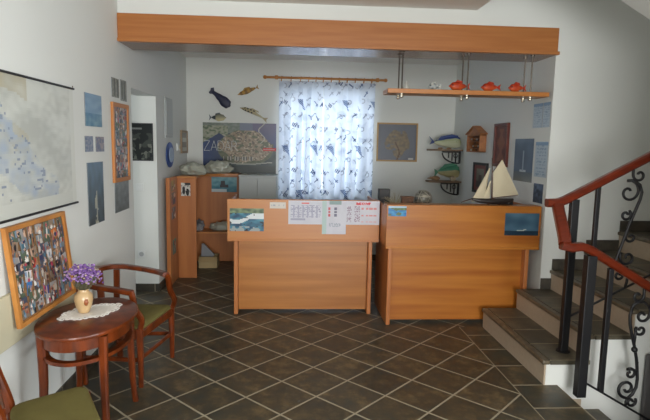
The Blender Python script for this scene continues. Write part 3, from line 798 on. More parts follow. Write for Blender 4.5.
MBs = MB((2.02,7.07,1.625)); MBs.ico((2.0,7.07,1.637), .012, 2, (3.2,1,1), .3, 3).ico((2.12,7.068,1.636), .011, 2, (3.5,1,1), .3, 5)
tag(MBs.build('pebble_row', tanw, smooth=True), 'low brown shells lying in front of the blue-backed fish', 'shell')

# ================================================================== alcove right wall
hb = thing('display_house', 'small wooden house-shaped rack of tiny shelves on the alcove wall', 'wall rack', (XR,6.43,1.61))
hm = mat('house_wood', (176,114,64), .5, col2=(146,90,50), noise_scale=12); hd = mat('house_inner', (96,52,34), .6)
xf, xb = XR-.085, XR-.001; y0, y1, z0, z1 = 6.2, 6.66, 1.60, 1.81
b = MB(); b.box((xf,y0,z0),(xb,y0+.014,z1), .002).box((xf,y1-.014,z0),(xb,y1,z1), .002).box((xf,y0,z0),(xb,y1,z0+.014), .002).box((xf,y0,z1-.012),(xb,y1,z1), .002)
for k in range(1,5): b.box((xf+.006,y0+.014,z0+k*.042),(xb,y1-.014,z0+k*.042+.006))
b.build('cabinet_frame', hm, hb)
MB().box((xb-.006,y0+.014,z0+.014),(xb,y1-.014,z1-.012)).build('backing', hd, hb)
MB().prism([(y0-.02,z1+.001),(y1+.02,z1+.001),((y0+y1)/2,z1+.095)], 0, xf+.005, xb).build('gable', hm, hb)
for k in range(2):
    s = -1 if k else 1; ym_ = (y0+y1)/2
    MB().prism([(ym_,z1+.097),(ym_+s*.26,z1+.002),(ym_+s*.265,z1+.014),(ym_,z1+.112)], 0, xf-.012, xb).build('roof_slope', hm, hb)
for r_ in range(4):
    for c_ in range(7):
        if (r_*7+c_) % 5 != 3:
            yy_ = y0+.045+c_*.062; MB().lathe([(.012,0),(.014,.01),(.008,.024)], (xb-.035,yy_,z0+.0145+(r_+0)*.042+(.006 if r_ else .0)), 8).build('trinket', (hm if (r_+c_) % 3 else pale), hb)
rosew = mat('rosewood', (104,46,34), .35, col2=(78,30,24), noise_scale=8)
def redboat(u, v):
    c = (120,44,40)
    if .2 < u < .8 and .15 < v < .85:
        c = mix((60,66,66), (132,130,112), v)
        if v < .4: c = (40,34,34)
        if abs(u-.5) < .12 and .4 < v < .6: c = (60,40,34)
    return c
framed('framed_picture', 'dark framed picture with wide red mount below the wooden house rack', 'picture', on_right(6.08,6.55,1.10,1.474,.012), .47, .374, .03, blackp, redboat, 26, 26)
def tallred(u, v):
    c = mix((110,52,34), (86,36,26), .5+N(u,v,5,1))
    if abs(u-.5) < .2+.1*math.sin(v*14) and .1 < v < .9: c = (128,72,44)
    return c
framed('wall_panel', 'tall reddish carved wood panel high on the alcove wall', 'panel', on_right(5.53,5.90,1.45,1.925,.015), .37, .475, .03, rosew, tallred, 22, 34, pic='carving')
def boatblue(u, v):
    c = mix((44,62,84), (88,106,124), .5+.5*N(u,v,3,3)+.3*(v-.5))
    if v < .22: c = mix((120,120,108), (70,80,88), v*4)
    if .23 < v < .27 and .34 < u < .66: c = (176,184,186)
    if abs(u-.5) < .035 and .26 < v < .72: c = (140,152,160)
    return c
pic_flat('poster_print', 'tall blue poster of a moored boat on the alcove wall', 'poster', on_right(4.945,5.37,1.327,1.751,.003), boatblue, 30, 40)
def bluepaper(sd):
    def fn(u, v):
        c = (176,190,200)
        if int(v*22) % 2 and .1 < u < .9 and N(u*8, v*11, 2, sd) > -.05: c = (134,156,176)
        if v > .9: c = (120,150,180)
        return c
    return fn
pic_flat('notice_sheet', 'pale blue printed sheet right of the tall blue poster', 'notice', on_right(4.66,4.905,1.393,1.718,.002), bluepaper(1), 16, 30)
pic_flat('notice_sheet', 'pale blue printed sheet high up beside the hanging shelf end', 'notice', on_right(4.665,4.80,1.85,2.075,.002), bluepaper(2), 12, 26)
pic_flat('notice_sheet', 'pale sheet high up farther in than its neighbour sheet', 'notice', on_right(4.81,5.0,1.85,2.075,.002), bluepaper(3), 12, 26)
pic_flat('photo_print', 'small dark blue photo low near the alcove corner edge', 'photo', on_right(4.70,4.89,1.15,1.33,.003), lambda u,v: mix((30,36,50),(80,96,120), v+N(u,v,6,1)), 14, 14)

# ================================================================== left wall
def mapfn(u, v):
    c = mix((204,206,198), (178,180,172), .5+N(u,v,4,1)+.5*N(u,v,22,6))
    if N(u,v,5,4) > .12 and v > .45 and u < .55: c = mix(c, (180,172,146), .5+.6*N(u,v,12,2))
    w_ = u-(.9-.75*v); n_ = N(u,v,7,2)
    if abs(w_+.15+.1*n_) < .16: c = mix(c, (164,176,190), .5+.8*N(u,v,18,5))
    if N(u,v,30,9) > .40 and abs(w_+.2) < .25: c = (140,150,166)
    if v < .1: c = (200,202,194)
    if u > .95: c = (208,210,202)
    return c
mp_ = thing('wall_map', 'big pale wall map with thin dark rods along top and bottom', 'map', (AX,3.1,1.23))
paint_grid('print', 1, 1, mapfn, 90, 60, painted('map_print', .4), on_left(2.30,3.652,1.240,1.982,.003), mp_)
for z in (1.986, 1.233): MB().box((AX+.001,2.29,z-.006),(AX+.014,3.662,z+.006), .002).build('rod', blackp, mp_)
for z in (1.2395,):
    MB().tube([(AX+.008,3.645,1.99),(AX+.008,3.645,2.005)], .003).build('hook', steel, mp_)
bluev = lambda u, v: mix((96,130,160), (140,166,184), .5+.6*N(u*.4,v,6,1)) if v > .42 else mix((112,144,158), (60,110,140), v*2+N(u,v,6,2))
pic_flat('canvas_picture', 'blue seascape canvas nearest the wall map', 'canvas', on_left(3.851,4.175,1.752,1.985,.006), bluev, 20, 20)
pic_flat('photo_print', 'small square photo below the seascape canvas, map side of a pair', 'photo', on_left(3.835,3.985,1.570,1.682,.004), lambda u,v: mix((88,104,132),(150,150,156),.5+N(u,v,7,3)), 12, 12)
pic_flat('photo_print', 'small square photo below the seascape canvas, corridor side of a pair', 'photo', on_left(4.04,4.21,1.568,1.680,.004), lambda u,v: mix((96,104,130),(160,146,140),.5+N(u,v,7,5)), 12, 12)
pic_flat('canvas_picture', 'tall dusky blue canvas below two small square photos', 'canvas', on_left(3.852,4.165,1.035,1.492,.006), lambda u,v: (176,176,160) if (abs(u-.5-.1*N(u,v,9,1)) < .05 and v < .55) else mix((72,84,90),(96,120,138), v+.5*N(u,v,5,7)), 20, 28)
grr = lambda sd: (lambda u, v: (70,74,70) if int(u*7+sd) % 3 == 0 and .1 < v < .9 else mix((112,114,106),(150,150,140),.5+N(u,v,8,sd)))
pic_flat('canvas_picture', 'grey canvas above the orange frame, nearer half of a pair', 'canvas', on_left(4.425,4.60,2.005,2.160,.006), grr(1), 14, 14)
pic_flat('canvas_picture', 'grey canvas above the orange frame, farther half of a pair', 'canvas', on_left(4.645,4.80,1.992,2.168,.006), grr(2), 14, 14)
PAL = [(150,60,50),(40,52,90),(196,188,176),(70,90,60),(212,176,150),(30,32,40),(120,150,180),(160,110,80),(90,60,50),(180,60,90),(230,226,220),(60,110,130)]
def snap(seed, tone=None):
    rr = random.Random(seed); bgc = rr.choice([(120,140,150),(150,130,110),(90,110,90),(170,170,170),(70,80,100)]) if tone is None else tone
    bl = [(rr.random(), rr.random()*.8, .08+.14*rr.random(), .12+.25*rr.random(), rr.choice(PAL)) for _ in range(6)]
    def fn(u, v):
        c = mix(bgc, (60,60,60), .3*(1-v))
        for x, y, a, b_, k in bl:
            if ((u-x)/a)**2+((v-y)/b_)**2 < 1: c = k
            if ((u-x)/(a*.45))**2+((v-y-b_*1.1)/(b_*.3))**2 < 1: c = (188,142,118)
        return c
    return fn
def collage(u, v):
    i, j = int(u*5), int(v*9); return snap(i*31+j*7+3)((u*5) % 1, (v*9) % 1)
framed('photo_collage', 'tall orange-framed collage of snapshots beside the corridor opening', 'collage', on_left(4.39,4.808,1.31,1.963,.01), .42, .653, .035, mat('orange_frame', (186,120,62), .4), collage, 40, 72)
pic_flat('photo_print', 'grey blue photo hanging under the orange-framed collage', 'photo', on_left(4.43,4.80,1.055,1.322,.004), lambda u,v: mix((96,104,104),(140,148,150), v+.6*N(u,v,5,7)), 16, 14)
# cork board leaning out at the bottom on a cream rail
cr_ = MB().box((AX+.001,2.55,.585),(AX+.022,3.52,.86), .004).build('backing_board', cream_m)
tag(cr_, 'cream board fixed low on the wall behind the snapshot board', 'board')
B0, B1, BZ0, BZ1 = 2.70, 3.40, .672, 1.205
def onboard(u, v, d, th=.016):
    lean = .04*(1-v); return (AX+.004+lean+th*(1-d), B0+(B1-B0)*u+.03*(1-v), BZ0+(BZ1-BZ0)*v)
pb = thing('pin_board', 'orange wood-framed pin board crowded with snapshots above the table', 'pin board', (AX+.02,3.1,BZ0))
def barq(u0,u1,v0,v1,th=.024):
    b = MB(); P = [[b.bm.verts.new(onboard(u,v,d,th)) for (u,v) in ((u0,v0),(u1,v0),(u1,v1),(u0,v1))] for d in (0,1)]
    A,B = P; b.bm.faces.new(A); b.bm.faces.new(B[::-1])
    for i in range(4): b.bm.faces.new((A[i],B[i],B[(i+1)%4],A[(i+1)%4]))
    return b
fb = barq(0,1,0,.045); 
for q in ((0,1,.955,1),(0,.036,.045,.955),(.964,1,.045,.955)):
    t = barq(*q); me = bpy.data.meshes.new('x'); t.bm.to_mesh(me); t.bm.free(); fb.bm.from_mesh(me)
fb.build('frame', pine, pb)
barq(.036,.964,.045,.955,.010).build('cork', mat('cork', (150,112,74), .9, col2=(110,80,54), noise_scale=60), pb)
random.seed(11)
snapN = 0
rows = 8; cols = 7
special = {(6,5):((206,110,30),'snapshot of someone in orange near the top corner of pin board'), (2,1):((60,120,180),'bright blue and white snapshot near the lower left of pin board'), (4,2):((190,40,40),'red-toned snapshot in the middle of the pin board'), (4,4):((214,214,216),'snapshot with two dark figures on white, centre right of pin board'), (3,1):((226,226,230),'snapshot with a white border just above the bright blue one'), (1,3):((40,66,150),'upright snapshot with a figure in deep blue, low centre of pin board')}
def snap_obj(j, i):
    global snapN
    snapN += 1
    u = .05+.9*(i+.5)/cols+random.uniform(-.012,.012); v = .06+.88*(j+.5)/rows+random.uniform(-.012,.012)
    w_ = .075+random.uniform(-.004,.008); h_ = .062+random.uniform(-.004,.006)
    if random.random() < .3: w_, h_ = h_*.95, w_
    ang = random.uniform(-.22,.22); lay_ = .0108+(snapN % 5)*.0012
    tone, lab = special.get((j,i), (None, 'small colour snapshot pinned among dozens of others on the pin board'))
    ca, sa = math.cos(ang), math.sin(ang)
    def pl(a, b, d):
        x = (a-.5)*w_; y = (b-.5)*h_; uu = u+(x*ca-y*sa)/(B1-B0); vv = v+(x*sa+y*ca)/(BZ1-BZ0)
        return onboard(max(.046,min(.954,uu)), max(.057,min(.943,vv)), d*.08, lay_+.0)
    o = paint_grid('snapshot', 1, 1, snap(j*57+i*13+1, tone), 12, 10, photo_m, pl)
    tag(o, lab, 'snapshot', 'snapshots on the pin board')
for j in range(rows):
    for i in range(cols): snap_obj(j, i)

# far part of left wall
fp = thing('fuse_box', 'white flush fuse box cover high on wall beyond the corridor', 'fuse box', (AX,6.37,1.70))
MB().box((AX+.001,6.19,1.70),(AX+.014,6.55,2.16), .004).build('surround', mat('offwhite_metal', (190,195,194), .5), fp)
MB().box((AX+.0145,6.215,1.73),(AX+.022,6.525,2.13), .003).build('door', mat('offwhite_metal', ()), fp)
rp = thing('wall_plate', 'blue-rimmed oval wall plate with a pale centre', 'plate', (AX,6.395,1.50))
for nm, rr_, x_, m_ in (('rim', .15, 0, mat('blue_ceramic', (58,92,168), .3, noise_amt=.2, noise_scale=20)), ('centre', .088, .016, mat('pale_ceramic', (176,196,220), .3, noise_amt=.3, noise_scale=20))):
    o = MB().lathe([(rr_*.6,.001+x_),(rr_,.01+x_),(rr_*.985,.016+x_),(rr_*.7,.014+x_*1.0)], (AX,6.395,1.50), 32, axis=0)
    for v in o.bm.verts: v.co.y = 6.395+(v.co.y-6.395)*1.3
    o.build(nm, m_, rp, smooth='angle')
th_ = thing('thermostat', 'small white thermostat between blue plate and wooden frame', 'thermostat', (AX,6.86,1.56))
MB().box((AX+.001,6.80,1.545),(AX+.022,6.94,1.635), .004).build('housing', white_m, th_)
MB().lathe([(.022,.0225),(.02,.032)], (AX,6.87,1.59), 16, axis=0).build('dial', cream_m, th_)
framed('framed_picture', 'small light wood frame with pale picture by the back corner', 'picture', on_left(7.04,7.44,1.505,1.808,.01), .4, .303, .03, mat('pale_wood', (150,126,98), .5), lambda u,v: (120,112,104) if (int(v*4) % 2 and .1 < u < .9) else (186,184,176), 14, 14)
# corridor
def dk(u, v):
    c = (30,34,34)
    if N(u,v,6,3) > .1 and v < .75: c = (62,66,62)
    if N(u,v,9,8) > .25 and v < .6: c = (104,106,98)
    if .86 < v < .9 and u < .7: c = (120,122,120)
    return c
framed('framed_picture', 'dark framed picture on the corridor wall inside the opening', 'picture', on_front(-1.86,-1.49,1.444,1.845,Y2,.008), .37, .40, .012, blackp, dk, 36, 40)
sw = thing('light_switch', 'white light switch on the corridor wall', 'switch', (-1.64,Y2,1.12))
MB().box((-1.685,Y2-.011,1.12),(-1.60,Y2-.001,1.20), .004).build('plate', white_m, sw); MB().box((-1.665,Y2-.016,1.135),(-1.62,Y2-.0115,1.185), .002).build('rocker', white_m, sw)
so = thing('wall_socket', 'round white wall socket low on the corridor wall', 'socket', (-1.64,Y2,.38))
MB().box((-1.68,Y2-.010,.38),(-1.60,Y2-.001,.46), .004).build('plate', white_m, so)
MB().lathe([(.022,-.014),(.026,-.0105)], (-1.64,Y2,.42), 18, axis=1).build('insert', mat('socket_grey', (170,174,176), .5), so)

# ================================================================== left shelving unit
su = thing('corner_shelving', 'beech corner shelving unit with curved top beside the wall plate', 'shelving unit', (-1.1,6.9,0))
MB().box((-1.415,6.03,0),(-1.37,6.06,1.247), .003).build('end_board', beechV, su)
MB().box((-1.40,6.061,0),(-1.372,6.42,1.247), .003).build('side_panel', beechV, su)
MB().box((-1.371,6.42,0),(-1.148,6.44,1.222), .003).build('front_panel', beechV, su)
MB().box((-1.40,6.441,0),(-1.382,7.40,1.222)).build('wall_panel', beechV, su)
MB().box((-1.381,7.34,.004),(-.705,7.36,1.222), .002).build('back_panel', beechV, su)
MB().box((-.725,7.30,0),(-.705,7.339,1.222), .002).build('end_panel', beechV, su)
top = [(-1.371,6.40),(-1.14,6.40)]
for k in range(0, 11):
    a = k/10*PI/2; top.append((-1.14+.30*(1-math.cos(a)), 6.62+.44*math.sin(a)))
top += [(-.705,7.06),(-.705,7.36),(-1.371,7.36)]
MB().prism(top, 2, 1.224, 1.247, .002).build('top_board', beechE, su)
MB().box((-1.381,7.0,.452),(-.706,7.338,.474), .002).build('shelf_board', beechE, su)
pic_flat('photo_print', 'black and white figure photo on the shelving front panel', 'photo', on_front(-1.325,-1.215,1.01,1.168,6.42,.0015), lambda u,v: (30,32,34) if ((u-.3)/.16)**2+((v-.42)/.3)**2 < 1 or ((u-.7)/.18)**2+((v-.3)/.28)**2 < 1 or (v > .86 and u > .4) else ((150,150,146) if N(u,v,6,1) > .1 else (206,206,200)), 14, 18)
pic_flat('photo_print', 'photo of a diver on blue water on the shelving back panel', 'photo', on_front(-1.10,-.755,.98,1.185,7.34,.0015), lambda u,v: (34,30,40) if (abs(u-.45)<.10 and .3<v<.75) or (abs(u-.5)<.16 and .3<v<.48) else ((190,206,210) if v<.22 and u<.6 else mix((40,110,130),(130,180,190), v+.5*N(u,v,6,3))), 30, 20)
for (y0, y1, z0, z1, lab, tn) in ((6.10,6.26,1.09,1.21,'topmost yellowish photo on the side of the shelving unit',(170,150,60)),(6.10,6.26,.93,1.07,'second photo from the top on the shelving side',(110,100,90)),(6.10,6.26,.76,.90,'third photo from the top on the shelving side',(90,96,110)),(6.12,6.26,.34,.52,'teal and dark photo lowest on the shelving side',(60,150,140))):
    tag(paint_grid('photo_print', 1, 1, snap(int(z0*100), tn), 10, 12, photo_m, on_left(y0+.02,y1+.05,z0,z1,.0015,.0005,x=-1.372)), lab, 'photo')
bagm = mat('plastic_film', (176,178,164), .3, spec=.6, noise_amt=.35, noise_scale=9, bump=.4, bump_scale=24)
def bag(name, label, c, sc_, r, seed, m=bagm, flat=.0):
    b = MB((c[0],c[1],c[2]-sc_[2]*r))
    b.ico(c, r, 4, sc_, .35, 2.2+seed*.1)
    for v in b.bm.verts:
        k = .12*noise.noise(v.co*28+Vector((seed,0,0))); d = v.co-Vector(c); v.co += d*k; v.co.z = max(v.co.z, c[2]-sc_[2]*r*.72)
    low = min(v.co.z for v in b.bm.verts); 
    for v in b.bm.verts: v.co.z -= low-(c[2]-sc_[2]*r)
    return tag(b.build(name, m, smooth=True), label, 'bag')
bag('plastic_bag', 'crumpled clear plastic bag on top of the shelving, wall side', (-1.23,6.74,1.247+.0895), (1.35,1.35,.75), .118, 1)
bag('plastic_bag', 'crumpled clear plastic bag on top of the shelving, window side', (-.985,7.17,1.247+.0985), (1.3,.95,.75), .13, 4)
bag('plastic_bag', 'crumpled grey white bag lying on the low shelf', (-.93,7.16,.474+.0705), (1.55,.8,.68), .102, 7)
bag('cloth_bundle', 'dark and pale cloth bundle on the low shelf beside the grey bag', (-1.25,7.16,.474+.086), (.85,.8,1.0), .085, 9, mat('bundle_cloth', (160,160,162), .9, col2=(60,62,70), noise_scale=7))
cbx = thing('cardboard_box', 'low cream cardboard box on the floor under the shelf', 'box', (-1.09,7.03,0))
card = mat('cream_card', (176,154,112), .8, noise_amt=.1)
MB().box((-1.215,6.94,0),(-.975,6.948,.15)).box((-1.215,7.15,0),(-.975,7.158,.15)).box((-1.215,6.948,0),(-1.207,7.15,.15)).box((-.983,6.948,0),(-.975,7.15,.15)).box((-1.207,6.948,0),(-.983,7.15,.006)).build('body', card, cbx)
MB().prism([(6.93,.145),(6.935,.15),(6.88,.10),(6.875,.095)], 0, -1.21,-.98).build('flap', card, cbx)
fo = MB((-1.15,7.05,.007)); 
fo.prism([(-1.205,.012),(-1.17,.012),(-1.02,.16),(-1.16,.31),(-1.19,.31)], 1, 7.03, 7.06, .003)
tag(fo.build('paper_folder', mat('grey_folder', (134,136,140), .6)), 'grey folder leaning out of the cream cardboard box', 'folder')

# ================================================================== staircase railing
YA, YD = 3.60, 3.27
rl = thing('stair_railing', 'black iron railing with red wood handrail climbing the stairs', 'railing', (2.0,YA,R))
za = lambda x: 1.285+(x-1.91)*.535     # handrail centre
zl = lambda x: .452+(x-2.042)*.535     # lower rail
MB().tube([(1.80,YA,1.275),(1.88,YA,1.278),(1.93,YA,za(1.93)),(3.9,YA,za(3.9))], 1, flat=(.062,.058)).build('handrail', rail_m, rl, smooth='angle')
MB().tube([(2.0,YA,zl(2.0)),(3.9,YA,zl(3.9))], 1, flat=(.014,.014)).build('lower_rail', black, rl)
post = MB().box((1.975,YA-.024,R),(2.03,YA+.024,za(2.0)-.03), .004).build('post', black, rl)
MB().lathe([(.05,0),(.05,.008),(.04,.012)], (2.003,YA,R+.001), 18).build('base_plate', black, post)
MB().box((2.155,YA-.014,zl(2.17)),(2.185,YA+.014,za(2.17)-.027), .003).build('baluster', black, rl)
MB().box((2.70,YA-.014,zl(2.7)),(2.73,YA+.014,za(2.7)-.027), .003).build('baluster', black, rl)
def spiral(c, r0, r1, a0, turns, Y, n=22, k=1):
    return [(c[0]+(r0+(r1-r0)*(t/n)**k)*math.cos(a0+turns*2*PI*t/n), Y, c[1]+(r0+(r1-r0)*(t/n)**k)*math.sin(a0+turns*2*PI*t/n)) for t in range(n+1)]
def asc_scroll(dx):
    dz = dx*.535; Y = YA; rr = .0095; b = MB()
    S = lambda pts, r=rr: b.tube([(x+dx, y, z+dz) for x,y,z in pts], r, 8)
    S([(2.418,Y,1.545),(2.416,Y,1.50)]+spiral((2.464,1.482),.047,.012,PI,.95,Y))                      # top hook
    S(spiral((2.400,1.365),.0,.022,0,-.0,Y,1) if False else spiral((2.396,1.360),.014,.083,PI*.2,1.12,Y)[0:])  # big volute
    # sweep from volute over to bar
    S([(2.38,Y,1.441),(2.43,Y,1.444),(2.475,Y,1.412),(2.494,Y,1.36),(2.486,Y,1.31),(2.465,Y,1.25),(2.42,Y,1.12),(2.385,Y,1.0),(2.36,Y,.92),(2.34,Y,.85),(2.322,Y,.76),(2.318,Y,zl(2.318))], .0105)
    S(spiral((2.39,1.195),.012,.042,0,1.15,Y)+[(2.432,Y,1.175),(2.44,Y,1.14)])
    S(spiral((2.440,1.035),.010,.044,PI*.9,-1.1,Y)+[(2.40,Y,1.07)])
    S(spiral((2.430,.885),.012,.062,PI*1.1,-1.15,Y))
    S(spiral((2.375,.752),.010,.036,0,1.2,Y))
    S([(2.43,Y,.822),(2.445,Y,.76),(2.44,Y,.70),(2.43,Y,zl(2.43))])
    return b.build('scroll_baluster', black, rl, smooth=True)
asc_scroll(0); asc_scroll(.54)
# descending
rd = thing('stair_railing', 'black iron railing with red wood handrail going down the stairwell', 'railing', (1.95,YD,0))
zd = lambda x: 1.005-(x-1.937)*.578
zb_ = lambda x: .112-(x-1.96)*.575
MB().tube([(1.872,YA-.02,1.262),(1.862,YA-.06,1.222),(1.792,YD+.04,1.078),(1.782,YD+.01,1.04)], 1, flat=(.075,.056)).build('gooseneck', rail_m, rd, smooth='angle')
MB().tube([(1.755,YD+.004,1.034),(1.82,YD,1.020),(1.89,YD,1.028),(1.945,YD,1.008),(3.6,YD,zd(3.6))], 1, flat=(.062,.056)).build('handrail', rail_m, rd, smooth='angle')
MB().tube([(1.95,YD,zb_(1.95)),(3.6,YD,zb_(3.6))], 1, flat=(.014,.014)).build('lower_rail', black, rd)
MB().box((1.925,YD-.03,-.0),(1.988,YD+.03,zd(1.95)-.028), .004).build('post', black, rd)
MB().box((2.085,YD-.016,zb_(2.1)),(2.118,YD+.016,zd(2.1)-.028), .003).build('baluster', black, rd)
MB().box((2.64,YD-.016,zb_(2.65)),(2.673,YD+.016,zd(2.65)-.028), .003).build('baluster', black, rd)
def des_scroll(dx):
    dz = -dx*.577; Y = YD; rr = .0095; b = MB()
    S = lambda pts, r=rr: b.tube([(x+dx, y, z+dz) for x,y,z in pts], r, 8)
    S([(2.345,Y,.76),(2.345,Y,.715)]+spiral((2.305,.695),.042,.012,PI*.1,-.95,Y))
    S([(2.27,Y,.60),(2.28,Y,.635),(2.31,Y,.655),(2.35,Y,.655),(2.385,Y,.63),(2.40,Y,.59),(2.39,Y,.545)]+spiral((2.348,.56),.042,.012,-PI*.15,-.9,Y))
    S([(2.272,Y,.62),(2.262,Y,.56),(2.268,Y,.50),(2.29,Y,.42),(2.315,Y,.34),(2.335,Y,.26),(2.345,Y,.20),(2.355,Y,.12),(2.352,Y,.06),(2.33,Y,.01),(2.30,Y,-.02)]+spiral((2.285,.05),.068,.014,-PI*.45,-1.2,Y)[1:], .0105)
    S(spiral((2.345,.46),.010,.04,PI,-1.1,Y)+[(2.31,Y,.41),(2.308,Y,.36)])
    S(spiral((2.30,.155),.010,.04,PI*.5,1.1,Y)+[(2.345,Y,.18),(2.342,Y,.24)])
    S([(2.30,Y,-.02),(2.29,Y,-.045),(2.288,Y,zb_(2.288))])
    S(spiral((2.325,-.045),.010,.036,0,1.1,Y))
    b.ico((2.315+dx,Y,.325+dz), .021, 2)
    return b.build('scroll_baluster', black, rd, smooth=True)
des_scroll(0); des_scroll(.54)
gp = thing('leaning_panel', 'dark grey upright panel by the white stair wall at picture edge', 'panel', (2.62,YS-.05,-.73))
MB().box((2.505,YS-.045,-.728),(2.95,YS-.015,.235), .02).build('panel_body', mat('dark_grey_panel', (86,84,84), .6), gp)
MB().box((2.50,YS-.06,-.728),(2.96,YS-.003,-.70), .004).build('panel_foot', blackp, gp)

# ================================================================== table, flowers
tx, ty, tz = -1.156, 3.02, .65
tb = thing('side_table', 'small oval mahogany side table with lace doily against the wall', 'table', (tx,ty,0))
def oval(a, b, n=48): return [(tx+a*math.cos(k*2*PI/n), ty+b*math.sin(k*2*PI/n)) for k in range(n)]
MB().prism(oval(.255,.371), 2, tz-.022, tz, .006).build('tabletop', mahog, tb, smooth='angle')
ap = MB()
O, I = oval(.226,.342), oval(.206,.322)
for (za_, zb2, o_, i_, nm) in ((tz-.088, tz-.0225, O, I, 'apron'), (.485, .505, oval(.222,.338), oval(.186,.302), 'ring_stretcher')):
    b = MB(); vs = []
    for ring, z in ((o_,za_),(o_,zb2),(i_,zb2),(i_,za_)): vs.append([b.bm.verts.new((p[0],p[1],z)) for p in ring])
    n = len(o_)
    for q in range(4):
        a_, b2 = vs[q], vs[(q+1)%4]
        for k in range(n): b.bm.faces.new((a_[k],a_[(k+1)%n],b2[(k+1)%n],b2[k]))
    b.build(nm, mahog, tb, smooth='angle')
for sx2 in (-1,1):
    for sy2 in (-1,1):
        lx, ly = tx+sx2*.160, ty+sy2*.24
        pts = [(lx+sx2*d, ly+sy2*d, z) for z, d in ((tz-.03,0),(.5,-.002),(.35,-.002),(.15,.004),(.06,.010),(.0,.016))]
        MB().tube(pts, [1.05,1.0,.9,.78,.7,.78], flat=(.044,.044)).build('leg', mahog, tb, smooth='angle')
# doily
lace = mat('white_lace', (236,232,224), .9, noise_amt=.2, noise_scale=60)
dcx, dcy = -1.168, 3.085; dth = math.radians(50)
b = MB((dcx,dcy,tz)); n = 360; ca, sa = math.cos(dth), math.sin(dth)
def dp(t, s_, z): 
    rr_ = .86+.16*abs(math.sin(t*13)); q = (abs(math.cos(t))**1.5+abs(math.sin(t))**1.5)**(-1/1.5)
    x_ = .172*s_*q*math.cos(t)*rr_; y_ = .095*s_*q*math.sin(t)*rr_*1.15
    return (dcx+x_*ca-y_*sa, dcy+x_*sa+y_*ca, z)
rings = [[b.bm.verts.new(dp(k*2*PI/n, s_, z)) for k in range(n)] for s_, z in ((1,tz+.0006),(1,tz+.003),(.93,tz+.0022),(.90,tz+.0036),(.80,tz+.0022),(.76,tz+.0036),(.6,tz+.0024),(.5,tz+.0034),(.1,tz+.0028))]
for a_, b2 in zip(rings, rings[1:]):
    for k in range(n): b.bm.faces.new((a_[k],a_[(k+1)%n],b2[(k+1)%n],b2[k]))
b.bm.faces.new(rings[-1]); b.bm.faces.new(rings[0][::-1])
for k in range(34):
    p = Vector(dp((k+.5)*2*PI/34, 1.06, tz+.003)); b.tube([p+Vector((.0135*math.cos(q*PI/5),.0135*math.sin(q*PI/5),0)) for q in range(10)], .0026, 5, closed=True)
tag(b.build('lace_doily', lace), 'white lace doily under the vase on the oval table', 'doily')
vx, vy, vz = -1.20, 3.065, tz+.004
vs_ = thing('flower_vase', 'cream pottery vase with a brown spot on the lace doily', 'vase', (vx,vy,vz))
vm = mat('vase_clay', (198,166,122), .3, coat=.3, noise_amt=.12, noise_scale=10)
MB().lathe([(.026,0),(.031,.006),(.044,.04),(.052,.08),(.048,.108),(.032,.124),(.027,.132),(.031,.140),(.026,.139),(.02,.12),(.01,.11)], (vx,vy,vz), 32).build('pot', vm, vs_, smooth=True)
sp2 = MB(); sp2.ico((vx+.026,vy-.039,vz+.072), .017, 3, (.9,.5,1.2), .25, 3); sp2.build('painted_motif', mat('brown_motif', (150,84,44), .4), vs_, smooth=True)
fl = thing('statice_bouquet', 'bunch of purple dried flowers standing in the cream vase', 'flowers', (vx,vy,vz+.115))
st = MB((vx,vy,vz+.115)); bl = MB((vx,vy,vz+.115)); bl2 = MB((vx,vy,vz+.115)); gr = MB((vx,vy,vz+.115))
random.seed(3)
for k in range(60):
    a = random.random()*2*PI; e = random.uniform(.05,1.0); 
    d = Vector((math.cos(a)*e, math.sin(a)*e, .0)); tip = Vector((vx,vy,vz+.14))+Vector((d.x*.088,d.y*.105,.018+.098*math.sqrt(max(0,1-e*e*.8))+random.uniform(-.018,.015)))
    st.tube([(vx+d.x*.012,vy+d.y*.012,vz+.118),(vx+d.x*.05,vy+d.y*.05,vz+.15+.02*random.random()),tuple(tip)], .0013, 4)
    for q in range(9):
        p = tip+Vector((random.gauss(0,.012),random.gauss(0,.012),random.gauss(0,.010)))
        (bl if random.random() < .6 else bl2).ico(p, random.uniform(.005,.0095), 1, (1,1,.8), .5, 5)
    if True: gr.ico(tip+Vector((random.gauss(0,.014),random.gauss(0,.014),random.gauss(0,.01))), .0065, 1, (1,1,1), .4, 4)
st.build('stems', mat('stem_green', (96,92,70), .8), fl)
o = bl.build('blossoms', mat('purple_petal', (124,86,156), .8, noise_amt=.3, noise_scale=60), fl); o['kind'] = 'stuff'
o = bl2.build('pale_blossoms', mat('lilac_petal', (168,136,190), .8, noise_amt=.3, noise_scale=60), fl); o['kind'] = 'stuff'
o = gr.build('seed_heads', mat('seed_beige', (176,156,140), .8), fl); o['kind'] = 'stuff'

